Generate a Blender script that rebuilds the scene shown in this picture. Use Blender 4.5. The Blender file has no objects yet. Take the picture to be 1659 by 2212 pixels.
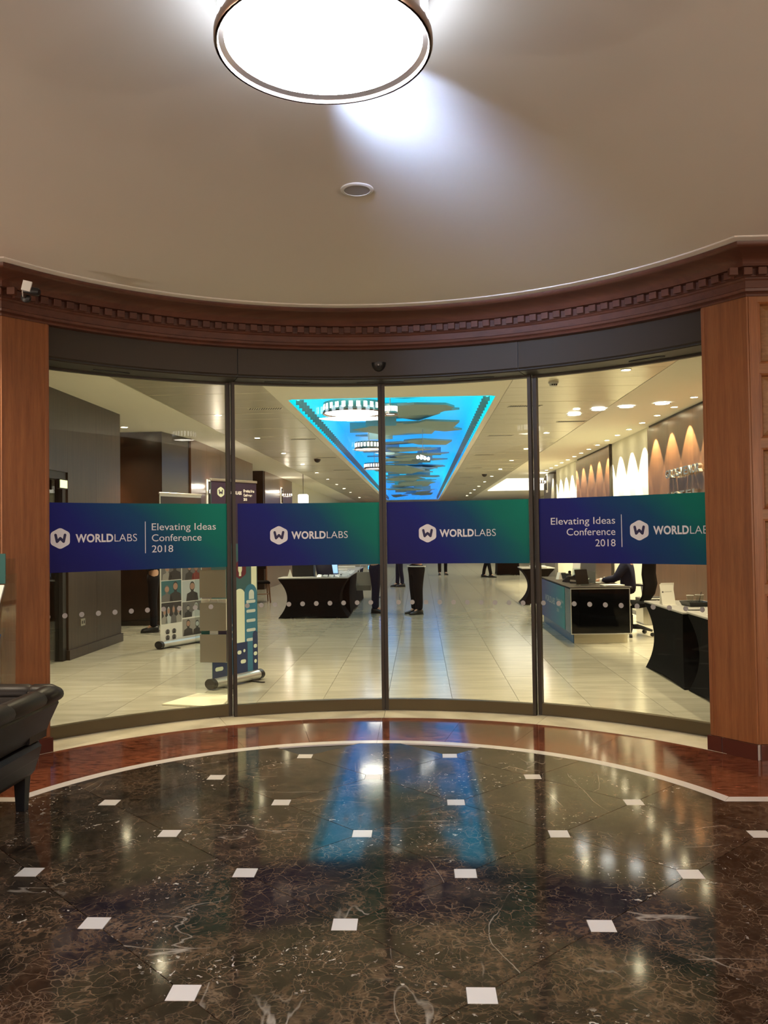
import bpy, bmesh, math, random
from mathutils import Vector, Matrix, Euler
random.seed(7)
rad, sin, cos, pi = math.radians, math.sin, math.cos, math.pi
S = bpy.context.scene
COL = S.collection

# ------------------------------------------------------------------ camera, world, exposure
FPX, YAW, PITCH, ROLL, CAMH = 1816.25, .0424, .0254, -.0141, 1.5353
cam = bpy.data.objects.new('camera', bpy.data.cameras.new('camera'))
COL.objects.link(cam)
cam.data.sensor_fit = 'VERTICAL'
cam.data.sensor_height = 24.0
cam.data.lens = FPX / 2212 * 24.0
cam.data.clip_start, cam.data.clip_end = 0.05, 200
_f = Vector((-sin(YAW) * cos(PITCH), cos(YAW) * cos(PITCH), sin(PITCH)))
_r0 = Vector((cos(YAW), sin(YAW), 0)); _u0 = _r0.cross(_f)
_r = cos(ROLL) * _r0 + sin(ROLL) * _u0
_u = -sin(ROLL) * _r0 + cos(ROLL) * _u0
cam.matrix_world = Matrix(((_r.x, _u.x, -_f.x, 0), (_r.y, _u.y, -_f.y, 0), (_r.z, _u.z, -_f.z, CAMH), (0, 0, 0, 1)))
S.camera = cam

W = bpy.data.worlds.new('world'); S.world = W; W.use_nodes = True
W.node_tree.nodes['Background'].inputs[0].default_value = (.9, .8, .7, 1)
W.node_tree.nodes['Background'].inputs[1].default_value = 0.01
S.view_settings.view_transform = 'Standard'
S.view_settings.look = 'None'
S.view_settings.gamma = 1
S.view_settings.use_curve_mapping = False
S.view_settings.exposure = 0.3
S.cycles.use_denoising = True
S.cycles.caustics_reflective = False
S.cycles.caustics_refractive = False
S.cycles.sample_clamp_indirect = 6.0
S.cycles.max_bounces = 8
S.cycles.transparent_max_bounces = 24

# light levels (watts / emission strengths)
P_MAIN = 54.0          # rotunda lamp diffuser emission
P_ROT = 20.0           # the other rotunda lamps' diffusers
P_DOWN = 250.0          # hall downlight spots
P_WASH = 380.0          # wall washer spots
P_FILL = 126.0       # unseen rotunda sconces behind the viewer, added as frontal fill
E_COFFER = 1.2        # blue backlit ceiling
WARM = (1.0, .83, .56)
COOL = (.84, .94, 1.08)

# ------------------------------------------------------------------ materials
MATS = {}
def new_mat(name):
    m = bpy.data.materials.new(name); m.use_nodes = True
    MATS[name] = m
    nt = m.node_tree
    return m, nt, nt.nodes['Principled BSDF']
def N(nt, t, **kw):
    n = nt.nodes.new(t)
    for k, v in kw.items():
        if k in ('inp',):
            for i, x in v.items(): n.inputs[i].default_value = x
        else: setattr(n, k, v)
    return n
def L(nt, a, b): nt.links.new(a, b)
def c4(c): return (c[0], c[1], c[2], 1)
def simple(name, col, rough=.5, metal=0., spec=.5, coat=0.):
    m, nt, b = new_mat(name)
    b.inputs['Base Color'].default_value = c4(col)
    b.inputs['Roughness'].default_value = rough
    b.inputs['Metallic'].default_value = metal
    b.inputs['Specular IOR Level'].default_value = spec
    b.inputs['Coat Weight'].default_value = coat
    # a touch of surface unevenness
    nz = N(nt, 'ShaderNodeTexNoise', inp={'Scale': 60.0, 'Detail': 2.0})
    bp = N(nt, 'ShaderNodeBump', inp={'Strength': .04, 'Distance': .002})
    L(nt, nz.outputs[0], bp.inputs['Height']); L(nt, bp.outputs[0], b.inputs['Normal'])
    return m
def emit(name, col, s):
    m, nt, b = new_mat(name)
    b.inputs['Base Color'].default_value = (.8, .8, .8, 1)
    b.inputs['Emission Color'].default_value = c4(col)
    b.inputs['Emission Strength'].default_value = s
    return m
def coords(nt, scale, obj_random=0.0, rot=(0, 0, 0), gen='Object'):
    tc = N(nt, 'ShaderNodeTexCoord')
    if gen == 'World':
        src = N(nt, 'ShaderNodeNewGeometry').outputs['Position']
    else: src = tc.outputs[gen]
    mp = N(nt, 'ShaderNodeMapping')
    mp.inputs['Scale'].default_value = scale; mp.inputs['Rotation'].default_value = rot
    L(nt, src, mp.inputs['Vector'])
    if obj_random:
        oi = N(nt, 'ShaderNodeObjectInfo')
        ml = N(nt, 'ShaderNodeMath', operation='MULTIPLY'); ml.inputs[1].default_value = obj_random
        L(nt, oi.outputs['Random'], ml.inputs[0])
        cx = N(nt, 'ShaderNodeCombineXYZ')
        for i in range(3): L(nt, ml.outputs[0], cx.inputs[i])
        L(nt, cx.outputs[0], mp.inputs['Location'])
    return mp.outputs[0]
def ramp(nt, src, stops, interp='LINEAR'):
    r = N(nt, 'ShaderNodeValToRGB'); r.color_ramp.interpolation = interp
    e = r.color_ramp.elements
    while len(e) < len(stops): e.new(.5)
    for i, (p, c) in enumerate(stops):
        e[i].position = p; e[i].color = c4(c) if not isinstance(c, (int, float)) else (c, c, c, 1)
    L(nt, src, r.inputs[0])
    return r.outputs[0]
def mix(nt, fac, a, b, mode='MIX'):
    m = N(nt, 'ShaderNodeMix', data_type='RGBA', blend_type=mode)
    for s, i in ((fac, 0), (a, 6), (b, 7)):
        if isinstance(s, (int, float)): m.inputs[i].default_value = s
        elif isinstance(s, tuple): m.inputs[i].default_value = c4(s)
        else: L(nt, s, m.inputs[i])
    return m.outputs[2]
def wood(name, dark, light, rough=.4, grain='Z', scale=1.0, band=.5, coat=.15):
    m, nt, b = new_mat(name)
    s = {'Z': (14, 14, .7), 'X': (.7, 14, 14), 'Y': (14, .7, 14)}[grain]
    v = coords(nt, tuple(k * scale for k in s), 30.0, gen='Object')
    n1 = N(nt, 'ShaderNodeTexNoise', inp={'Scale': 2.2, 'Detail': 8.0, 'Roughness': .62, 'Distortion': .4}); L(nt, v, n1.inputs['Vector'])
    n2 = N(nt, 'ShaderNodeTexNoise', inp={'Scale': 14.0, 'Detail': 4.0, 'Roughness': .7}); L(nt, v, n2.inputs['Vector'])
    v3 = coords(nt, (1.3, 1.3, .8), 9.0)
    n3 = N(nt, 'ShaderNodeTexNoise', inp={'Scale': 1.6, 'Detail': 3.0}); L(nt, v3, n3.inputs['Vector'])
    c = ramp(nt, n1.outputs[0], [(.28, dark), (.72, light)])
    f = ramp(nt, n2.outputs[0], [(.35, .72), (.65, 1.08)])
    c = mix(nt, band, c, f, 'MULTIPLY')
    g = ramp(nt, n3.outputs[0], [(.3, .78), (.7, 1.12)])
    c = mix(nt, .8, c, g, 'MULTIPLY')
    L(nt, c, b.inputs['Base Color'])
    b.inputs['Roughness'].default_value = rough
    b.inputs['Coat Weight'].default_value = coat; b.inputs['Coat Roughness'].default_value = .25
    bp = N(nt, 'ShaderNodeBump', inp={'Strength': .12, 'Distance': .003})
    L(nt, n2.outputs[0], bp.inputs['Height']); L(nt, bp.outputs[0], b.inputs['Normal'])
    return m

wood('cherry', (.20, .062, .016), (.33, .122, .036), .5, coat=.05)
wood('cherry_across', (.18, .064, .018), (.30, .122, .038), .5, grain='X', scale=1.6, coat=.03)
wood('oak_panel', (.20, .088, .026), (.34, .16, .056), .5, grain='X', scale=2.0, band=.8, coat=.03)
wood('mahogany', (.075, .024, .013), (.14, .048, .026), .5, grain='X', scale=.8, band=.3, coat=.05)
wood('walnut', (.014, .008, .0045), (.052, .030, .017), .4, grain='Z', scale=.9, coat=.08)
wood('walnut_dark', (.009, .0055, .0035), (.020, .011, .007), .25, grain='Z', scale=.9, coat=.25)
wood('walnut_red', (.12, .055, .03), (.19, .09, .05), .28, grain='Z', scale=.9, coat=.4)
wood('copper_veneer', (.10, .042, .018), (.155, .072, .033), .33, grain='Z', scale=.9, coat=.3)
wood('chair_wood', (.12, .05, .02), (.2, .09, .04), .4)
simple('plaster', (.80, .755, .70), .85, spec=.2)
simple('plaster_hall', (.94, .905, .78), .8, spec=.25)
simple('wall_cream', (.86, .83, .68), .7)
simple('wall_grey', (.10, .095, .09), .7)
simple('bronze', (.046, .038, .029), .45, metal=.5)
simple('bronze_rail', (.10, .078, .040), .4, metal=.6)
simple('bronze_black', (.012, .011, .010), .45)
simple('black_plastic', (.010, .010, .011), .4)
simple('white_plastic', (.75, .75, .73), .4)
simple('grey_mesh', (.35, .34, .36), .7)
simple('chrome', (.85, .78, .66), .25, metal=1.)
simple('steel', (.62, .60, .56), .28, metal=1.)
simple('silver', (.62, .62, .60), .35, metal=.8)
simple('bronze_lamp', (.42, .33, .28), .28, metal=.9)
simple('black_cloth', (.004, .004, .0045), .9, spec=.08)
simple('grey_top', (.30, .29, .27), .6)
simple('dark_top', (.035, .03, .027), .6, spec=.2)
simple('black_gloss', (.003, .003, .0035), .04, spec=.35)
simple('paper', (.80, .78, .70), .7)
simple('card_green', (.0, .085, .075), .5)
simple('card_blue', (.03, .06, .16), .5)
simple('grout', (.02, .018, .015), .8)
simple('joint_white', (.55, .5, .45), .7)
simple('pocket_grey', (.20, .18, .14), .55)
simple('skin', (.52, .30, .20), .5)
simple('shoe_black', (.008, .008, .009), .35)
simple('trouser_black', (.007, .007, .009), .85, spec=.15)
simple('trouser_navy', (.010, .012, .030), .85, spec=.15)
simple('jacket_black', (.010, .010, .012), .8, spec=.15)
simple('jacket_navy', (.012, .014, .030), .8, spec=.15)
simple('shirt_white', (.7, .7, .68), .7)
simple('hair_dark', (.015, .010, .008), .55)
simple('baffle', (.32, .46, .45), .8)  # teal puts the coffer's blue light into the base colour
simple('fin', (.30, .27, .23), .8)
simple('inlay_white', (.62, .57, .52), .16)
simple('vent_dark', (.012, .012, .012), .6)
simple('banner_white', (.66, .66, .62), .6)
simple('photo_dark', (.028, .026, .028), .6)
simple('photo_mid', (.12, .115, .115), .6)
simple('photo_light', (.42, .46, .47), .6)
simple('photo_teal', (.03, .12, .14), .6)
simple('photo_red', (.22, .035, .03), .6)
simple('photo_skin', (.34, .20, .15), .6)
simple('photo_grey', (.27, .26, .24), .6)
simple('bann_teal', (.035, .105, .13), .6)
simple('bann_blue', (.032, .17, .30), .6)
simple('bann_navy', (.014, .032, .11), .6)
simple('bann_pale', (.52, .60, .62), .6)
simple('bann_mint', (.68, .76, .62), .6)
simple('bann_maroon', (.10, .012, .03), .6)
simple('bann_purple', (.03, .018, .055), .6)
simple('print_white', (.88, .87, .88), .6)
simple('print_dark', (.020, .016, .075), .6)
simple('desk_glass_grey', (.05, .09, .10), .25, spec=.3)
simple('plinth_blue', (.015, .075, .16), .3)
simple('plinth_cream', (.55, .50, .36), .35)
simple('box_black', (.008, .008, .009), .7)
simple('laptop_navy', (.018, .02, .06), .4)
simple('badge', (.55, .56, .56), .3)
simple('stone_red_base', (.085, .022, .013), .3)
emit('lamp_main', COOL, P_MAIN)
emit('lamp_rot', (1, .93, .82), P_ROT)
emit('lamp_window', (1, .95, .88), 5.0)
emit('lamp_window_main', COOL, 14.0)
emit('downlight_glow', (1, .86, .58), 42.0)
emit('disc_glow', (.95, .97, 1), 10.0)  # glow of the parts put in for lamp reflections
emit('lantern_glow', (1, .95, .85), 4.0)
emit('exit_glow', (.85, .95, .45), 1.1)
emit('led_cyan', (.0, .80, 1.0), 1.6)
emit('led_blue', (.0, .05, 1.0), 3.0)
emit('led_azure', (.0, .30, 1.0), 3.0)
emit('screen_blue', (.12, .45, .9), .8)
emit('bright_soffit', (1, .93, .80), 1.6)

def make_marble():
    m, nt, b = new_mat('marble')
    v = coords(nt, (1, 1, 1), 57.0, gen='Object')
    # warped coordinates
    nw = N(nt, 'ShaderNodeTexNoise', inp={'Scale': 5.0, 'Detail': 4.0}); L(nt, v, nw.inputs['Vector'])
    ad = N(nt, 'ShaderNodeMix', data_type='VECTOR'); ad.inputs[0].default_value = .16
    L(nt, v, ad.inputs[4]); L(nt, nw.outputs['Color'], ad.inputs[5])
    w = ad.outputs[1]
    n1 = N(nt, 'ShaderNodeTexNoise', inp={'Scale': 4.5, 'Detail': 10.0, 'Roughness': .72}); L(nt, w, n1.inputs['Vector'])
    matrix = ramp(nt, n1.outputs[0], [(.30, (.022, .0145, .0095)), (.45, (.052, .032, .019)), (.58, (.105, .063, .036)), (.75, (.19, .118, .068))])
    c = matrix
    # breccia: rounded dark clasts of two sizes set in the brown matrix
    n2 = N(nt, 'ShaderNodeTexNoise', inp={'Scale': 3.0, 'Detail': 3.0}); L(nt, v, n2.inputs['Vector'])
    for sc_, lo, hi in ((15.0, .36, .60), (34.0, .34, .62), (70.0, .34, .64)):
        vo = N(nt, 'ShaderNodeTexVoronoi', feature='F1', inp={'Scale': sc_}); L(nt, w, vo.inputs['Vector'])
        msk = ramp(nt, vo.outputs['Distance'], [(lo, 1.), (hi, 0.)])
        amt = N(nt, 'ShaderNodeMath', operation='MULTIPLY'); L(nt, msk, amt.inputs[0])
        L(nt, ramp(nt, vo.outputs['Color'], [(.2, .0), (.65, .85)]), amt.inputs[1])
        tone = ramp(nt, vo.outputs['Color'], [(.0, (.007, .0055, .0045)), (.6, (.014, .0105, .008)), (1., (.030, .020, .014))])
        c = mix(nt, amt.outputs[0], c, tone)
    # big dark patches
    n4 = N(nt, 'ShaderNodeTexNoise', inp={'Scale': 1.7, 'Detail': 3.0}); L(nt, v, n4.inputs['Vector'])
    c = mix(nt, .85, c, ramp(nt, n4.outputs[0], [(.36, .30), (.58, 1.0)]), 'MULTIPLY')
    # tan web between the clasts
    for sc_, wd, am in ((19.0, .045, .6), (46.0, .07, .42)):
        ve = N(nt, 'ShaderNodeTexVoronoi', feature='DISTANCE_TO_EDGE', inp={'Scale': sc_}); L(nt, w, ve.inputs['Vector'])
        we = N(nt, 'ShaderNodeMath', operation='MULTIPLY'); L(nt, ramp(nt, ve.outputs['Distance'], [(.0, 1.), (wd, 0.)]), we.inputs[0])
        nn = N(nt, 'ShaderNodeTexNoise', inp={'Scale': sc_ * .28, 'Detail': 3.0}); L(nt, v, nn.inputs['Vector'])
        L(nt, ramp(nt, nn.outputs[0], [(.42, 0.), (.60, am)]), we.inputs[1])
        c = mix(nt, we.outputs[0], c, (.20, .135, .085))
    # long thin white veins
    for rz_, sc_, lo in ((.5, .8, .50), (2.2, .62, .56)):
        vv = coords(nt, (3.2, 1.0, 1.0), 23.0, (0, 0, rz_))
        nv = N(nt, 'ShaderNodeTexNoise', inp={'Scale': sc_, 'Detail': 5.0, 'Roughness': .38, 'Distortion': .15}); L(nt, vv, nv.inputs['Vector'])
        ab = N(nt, 'ShaderNodeMath', operation='SUBTRACT'); L(nt, nv.outputs[0], ab.inputs[0]); ab.inputs[1].default_value = .5
        ab2 = N(nt, 'ShaderNodeMath', operation='ABSOLUTE'); L(nt, ab.outputs[0], ab2.inputs[0])
        vein = ramp(nt, ab2.outputs[0], [(.0, 1.0), (.0014, .45), (.0032, 0.)])
        nm = N(nt, 'ShaderNodeTexNoise', inp={'Scale': 1.7, 'Detail': 2.0}); L(nt, v, nm.inputs['Vector'])
        vm = N(nt, 'ShaderNodeMath', operation='MULTIPLY'); L(nt, vein, vm.inputs[0]); L(nt, ramp(nt, nm.outputs[0], [(lo, 0.), (lo + .12, .55)]), vm.inputs[1])
        c = mix(nt, vm.outputs[0], c, (.45, .39, .32))
    # white flecks
    vf = N(nt, 'ShaderNodeTexNoise', inp={'Scale': 38.0, 'Detail': 2.0, 'Roughness': .5, 'Distortion': .8}); L(nt, v, vf.inputs['Vector'])
    n5 = N(nt, 'ShaderNodeTexNoise', inp={'Scale': 3.2, 'Detail': 2.0}); L(nt, w, n5.inputs['Vector'])
    fm = N(nt, 'ShaderNodeMath', operation='MULTIPLY'); L(nt, ramp(nt, vf.outputs[0], [(.66, 0.0), (.69, .85)]), fm.inputs[0]); L(nt, ramp(nt, n5.outputs[0], [(.54, 0.), (.62, 1.)]), fm.inputs[1])
    c = mix(nt, fm.outputs[0], c, (.50, .45, .39))
    L(nt, c, b.inputs['Base Color'])
    b.inputs['Roughness'].default_value = .085
    b.inputs['Specular IOR Level'].default_value = .32
    nb = N(nt, 'ShaderNodeTexNoise', inp={'Scale': 9.0, 'Detail': 2.0}); L(nt, v, nb.inputs['Vector'])
    bp = N(nt, 'ShaderNodeBump', inp={'Strength': .035, 'Distance': .004}); L(nt, nb.outputs[0], bp.inputs['Height']); L(nt, bp.outputs[0], b.inputs['Normal'])
make_marble()
def make_granite():
    m, nt, b = new_mat('granite_red')
    v = coords(nt, (9, 24, 14), 11.0)
    n = N(nt, 'ShaderNodeTexNoise', inp={'Scale': 1.6, 'Detail': 7.0, 'Roughness': .7, 'Distortion': .6}); L(nt, v, n.inputs['Vector'])
    c = ramp(nt, n.outputs[0], [(.40, (.035, .009, .005)), (.47, (.15, .040, .018)), (.7, (.25, .075, .035))])
    L(nt, c, b.inputs['Base Color']); b.inputs['Roughness'].default_value = .085; b.inputs['Specular IOR Level'].default_value = .55
make_granite()
def make_stone(name, a, bcol, rough, sc=(1, 7, 1)):
    m, nt, b = new_mat(name)
    v = coords(nt, sc, 17.0)
    n = N(nt, 'ShaderNodeTexNoise', inp={'Scale': 1.3, 'Detail': 6.0, 'Roughness': .55, 'Distortion': .5}); L(nt, v, n.inputs['Vector'])
    c = ramp(nt, n.outputs[0], [(.32, a), (.66, bcol)])
    oi = N(nt, 'ShaderNodeObjectInfo')
    c = mix(nt, 1., c, ramp(nt, oi.outputs['Random'], [(0., .90), (1., 1.05)]), 'MULTIPLY')
    L(nt, c, b.inputs['Base Color']); b.inputs['Roughness'].default_value = rough; b.inputs['Specular IOR Level'].default_value = .85 if rough < .2 else .5
make_stone('hall_stone', (.37, .35, .275), (.48, .46, .37), .15)
make_stone('limestone', (.56, .50, .36), (.72, .66, .50), .25, (2, 2, 2))
def make_metalceil():
    m, nt, b = new_mat('metal_ceiling')
    v = coords(nt, (1.2, 30, 1), 3.0)
    n = N(nt, 'ShaderNodeTexNoise', inp={'Scale': 1.2, 'Detail': 3.0}); L(nt, v, n.inputs['Vector'])
    L(nt, ramp(nt, n.outputs[0], [(.3, (.66, .61, .47)), (.7, (.78, .73, .58))]), b.inputs['Base Color'])
    b.inputs['Roughness'].default_value = .28; b.inputs['Metallic'].default_value = .35
make_metalceil()
def make_leather():
    m, nt, b = new_mat('leather')
    b.inputs['Base Color'].default_value = (.0075, .0045, .0035, 1); b.inputs['Roughness'].default_value = .42
    b.inputs['Specular IOR Level'].default_value = .32
    v = N(nt, 'ShaderNodeTexVoronoi', inp={'Scale': 160.0})
    tc = N(nt, 'ShaderNodeTexCoord'); L(nt, tc.outputs['Object'], v.inputs['Vector'])
    bp = N(nt, 'ShaderNodeBump', inp={'Strength': .15, 'Distance': .002}); L(nt, v.outputs['Distance'], bp.inputs['Height']); L(nt, bp.outputs[0], b.inputs['Normal'])
make_leather()
def make_glass(name, tint, base_reflect=.016):
    m, nt, b = new_mat(name)
    nt.nodes.remove(b)
    out = nt.nodes['Material Output']
    t = N(nt, 'ShaderNodeBsdfTransparent'); t.inputs[0].default_value = c4(tint)
    g = N(nt, 'ShaderNodeBsdfGlossy', inp={'Roughness': .0}); g.inputs[0].default_value = (1, 1, 1, 1)
    lw = N(nt, 'ShaderNodeLayerWeight', inp={'Blend': .5})
    pw = N(nt, 'ShaderNodeMath', operation='POWER'); L(nt, lw.outputs['Facing'], pw.inputs[0]); pw.inputs[1].default_value = 5.0
    fr = N(nt, 'ShaderNodeMath', operation='MULTIPLY_ADD'); L(nt, pw.outputs[0], fr.inputs[0]); fr.inputs[1].default_value = .9; fr.inputs[2].default_value = base_reflect
    mx = N(nt, 'ShaderNodeMixShader')
    L(nt, fr.outputs[0], mx.inputs[0]); L(nt, t.outputs[0], mx.inputs[1]); L(nt, g.outputs[0], mx.inputs[2]); L(nt, mx.outputs[0], out.inputs[0])
make_glass('glass', (.95, .96, .93))
make_glass('acrylic', (.93, .96, .95), .02)
def make_decal():
    # printed film: navy at the lower left running to green at the upper right (u, v stored in the mesh)
    m, nt, b = new_mat('decal_print')
    uv = N(nt, 'ShaderNodeUVMap'); uv.uv_map = 'UVMap'
    sp = N(nt, 'ShaderNodeSeparateXYZ'); L(nt, uv.outputs[0], sp.inputs[0])
    nz = N(nt, 'ShaderNodeTexNoise', inp={'Scale': 2.2, 'Detail': 2.0}); L(nt, uv.outputs[0], nz.inputs['Vector'])
    a = N(nt, 'ShaderNodeMath', operation='MULTIPLY_ADD'); L(nt, sp.outputs[1], a.inputs[0]); a.inputs[1].default_value = .34; 
    L(nt, sp.outputs[0], a.inputs[2])
    a2 = N(nt, 'ShaderNodeMath', operation='MULTIPLY_ADD'); L(nt, nz.outputs[0], a2.inputs[0]); a2.inputs[1].default_value = .14; L(nt, a.outputs[0], a2.inputs[2])
    dv = N(nt, 'ShaderNodeMath', operation='DIVIDE'); L(nt, a2.outputs[0], dv.inputs[0]); dv.inputs[1].default_value = 1.42
    c = ramp(nt, dv.outputs[0], [(.06, (.011, .008, .115)), (.38, (.009, .015, .185)), (.62, (.004, .066, .165)), (.80, (.0, .18, .14)), (1., (.0, .25, .165))])
    c2 = mix(nt, 1., c, ramp(nt, sp.outputs[1], [(0., .86), (1., 1.06)]), 'MULTIPLY')
    L(nt, c2, b.inputs['Base Color']); b.inputs['Roughness'].default_value = .55; b.inputs['Specular IOR Level'].default_value = .2
make_decal()
def make_coffer():
    m, nt, b = new_mat('coffer_glow')
    g = N(nt, 'ShaderNodeNewGeometry'); sp = N(nt, 'ShaderNodeSeparateXYZ'); L(nt, g.outputs['Position'], sp.inputs[0])
    mr = N(nt, 'ShaderNodeMapRange'); L(nt, sp.outputs[1], mr.inputs[0]); mr.inputs[1].default_value = 11; mr.inputs[2].default_value = 40
    c = ramp(nt, mr.outputs[0], [(.0, (.0, .62, .80)), (.14, (.0, .50, .86)), (.30, (.0, .27, .95)), (.55, (.0, .33, .90)), (.8, (.0, .5, .9)), (1., (.02, .25, .9))])
    b.inputs['Base Color'].default_value = (.05, .05, .05, 1)
    L(nt, c, b.inputs['Emission Color']); b.inputs['Emission Strength'].default_value = E_COFFER
make_coffer()
def make_deskprint():
    m, nt, b = new_mat('desk_print')
    tc = N(nt, 'ShaderNodeTexCoord'); sp = N(nt, 'ShaderNodeSeparateXYZ'); L(nt, tc.outputs['Generated'], sp.inputs[0])
    c = ramp(nt, sp.outputs[1], [(0., (.01, .22, .24)), (.35, (.02, .13, .25)), (1., (.035, .03, .18))])
    L(nt, c, b.inputs['Base Color']); b.inputs['Roughness'].default_value = .4; b.inputs['Specular IOR Level'].default_value = .2
make_deskprint()

# ------------------------------------------------------------------ mesh helpers
class MB:
    def __init__(s): s.v = []; s.f = []; s.uv = None
    def add(s, vs, fs):
        o = len(s.v); s.v += [tuple(p) for p in vs]; s.f += [tuple(i + o for i in f) for f in fs]; return s
    def box(s, x0, x1, y0, y1, z0, z1, mat=None):
        vs = [(x, y, z) for z in (z0, z1) for y in (y0, y1) for x in (x0, x1)]
        if mat: vs = [mat @ Vector(p) for p in vs]
        return s.add(vs, [(0, 2, 3, 1), (4, 5, 7, 6), (0, 1, 5, 4), (2, 6, 7, 3), (0, 4, 6, 2), (1, 3, 7, 5)])
    def bbox(s, x0, x1, y0, y1, z0, z1, b=.01, mat=None):
        """box with its vertical and top edges chamfered"""
        o = [(x0 + b, y0), (x1 - b, y0), (x1, y0 + b), (x1, y1 - b), (x1 - b, y1), (x0 + b, y1), (x0, y1 - b), (x0, y0 + b)]
        cx, cy = (x0 + x1) / 2, (y0 + y1) / 2
        def ins(p): return (p[0] + (b if p[0] < cx else -b), p[1] + (b if p[1] < cy else -b))
        rings = [[(p[0], p[1], z0) for p in o], [(p[0], p[1], z1 - b) for p in o], [(*ins(p), z1) for p in o]]
        return s.loft(rings, mat=mat)
    def loft(s, rings, close=True, caps=True, mat=None):
        n = len(rings[0]); vs = [p for r in rings for p in r]
        if mat: vs = [mat @ Vector(p) for p in vs]
        fs = []
        for k in range(len(rings) - 1):
            for i in range(n if close else n - 1):
                j = (i + 1) % n
                fs.append((k * n + i, k * n + j, (k + 1) * n + j, (k + 1) * n + i))
        if caps:
            fs.append(tuple(reversed(range(n)))); fs.append(tuple(range((len(rings) - 1) * n, len(rings) * n)))
        return s.add(vs, fs)
    def prism(s, poly, z0, z1, mat=None):
        return s.loft([[(x, y, z0) for x, y in poly], [(x, y, z1) for x, y in poly]], mat=mat)
    def lathe(s, prof, n=24, c=(0, 0, 0), caps=True, mat=None):
        rings = [[(c[0] + r * cos(2 * pi * i / n), c[1] + r * sin(2 * pi * i / n), c[2] + z) for i in range(n)] for r, z in prof]
        return s.loft(rings, caps=caps, mat=mat)
    def tube(s, pts, rr, n=10, flat=1.0):
        pts = [Vector(p) for p in pts]
        if isinstance(rr, (int, float)): rr = [rr] * len(pts)
        rings = []
        for i, p in enumerate(pts):
            d = (pts[min(i + 1, len(pts) - 1)] - pts[max(i - 1, 0)]).normalized()
            up = Vector((0, 0, 1)) if abs(d.z) < .95 else Vector((0, 1, 0))
            a = d.cross(up).normalized(); b = a.cross(d).normalized()
            rings.append([p + rr[i] * (cos(2 * pi * k / n) * a + sin(2 * pi * k / n) * b * flat) for k in range(n)])
        return s.loft(rings)
    def arc(s, r0, r1, t0, t1, z0, z1, n=None):
        """ring sector about the rotunda centre, angles in degrees from +Y towards +X"""
        n = n or max(1, int(abs(t1 - t0) / 1.5))
        rings = []
        for i in range(n + 1):
            t = rad(t0 + (t1 - t0) * i / n)
            rings.append([(CX + r * sin(t), CY + r * cos(t), z) for r, z in ((r0, z0), (r0, z1), (r1, z1), (r1, z0))])
        return s.loft(rings)
    def build(s, name, mat, parent=None, smooth=False, origin=None):
        me = bpy.data.meshes.new(name)
        vs = s.v
        if origin is not None:
            vs = [(p[0] - origin[0], p[1] - origin[1], p[2] - origin[2]) for p in vs]
        me.from_pydata([tuple(p) for p in vs], [], s.f)
        bm = bmesh.new(); bm.from_mesh(me); bmesh.ops.recalc_face_normals(bm, faces=bm.faces); bm.to_mesh(me); bm.free()
        return link_mesh(name, me, mat, parent, smooth, origin)
def link_mesh(name, me, mat, parent=None, smooth=False, origin=None):
    if mat: me.materials.append(MATS[mat] if isinstance(mat, str) else mat)
    if smooth:
        for p in me.polygons: p.use_smooth = True
        try: me.set_sharp_from_angle(angle=rad(40))
        except Exception: pass
    o = bpy.data.objects.new(name, me); COL.objects.link(o)
    if origin is not None: o.location = origin
    if parent: o.parent = parent
    return o
def tag(o, label=None, cat=None, group=None, kind=None):
    if label: o['label'] = label
    if cat: o['category'] = cat
    if group: o['group'] = group
    if kind: o['kind'] = kind
    return o
def thing(name, label, cat, loc=(0, 0, 0), rz=0, group=None, kind=None):
    o = bpy.data.objects.new(name, None); COL.objects.link(o)
    o.empty_display_size = .1
    o.location = loc; o.rotation_euler = (0, 0, rz)
    return tag(o, label, cat, group, kind)
def inst(src, parent=None, loc=None, rot=None):
    c = src.copy(); COL.objects.link(c)
    if parent: c.parent = parent
    if loc is not None: c.location = loc
    if rot is not None: c.rotation_euler = rot
    return c
def copy_tree(o, parent=None):
    kids = [k for k in bpy.data.objects if k.parent == o]
    c = o.copy(); COL.objects.link(c)
    if parent: c.parent = parent
    for k in kids: copy_tree(k, c)
    return c
def struct(name, label, cat): return thing(name, label, cat, kind='structure')
ORD = ['nearest', 'second', 'third', 'fourth', 'fifth', 'sixth', 'seventh', 'eighth', 'ninth', 'tenth', 'eleventh', 'twelfth', 'thirteenth', 'fourteenth', 'fifteenth', 'sixteenth', 'seventeenth', 'eighteenth', 'nineteenth', 'twentieth']
SHARE = {}
def text_mesh(txt, size, weight=0.0, width=1.0, spacing=1.0):
    """flat outline mesh of the built-in font: (verts, faces, width)"""
    key = (txt, size, weight, width, spacing)
    if key not in SHARE:
        cu = bpy.data.curves.new('lettering', 'FONT'); cu.body = txt; cu.size = size; cu.offset = weight; cu.space_character = spacing
        cu.resolution_u = 4
        o = bpy.data.objects.new('lettering', cu); COL.objects.link(o)
        dg = bpy.context.evaluated_depsgraph_get(); dg.update()
        me = o.evaluated_get(dg).to_mesh()
        vs = [(v.co.x * width, v.co.y) for v in me.vertices]; fs = [tuple(p.vertices) for p in me.polygons]
        o.evaluated_get(dg).to_mesh_clear()
        bpy.data.objects.remove(o); bpy.data.curves.remove(cu)
        SHARE[key] = (vs, fs)
    vs, fs = SHARE[key]
    return vs, fs, (min(x for x, y in vs), max(x for x, y in vs))
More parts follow.
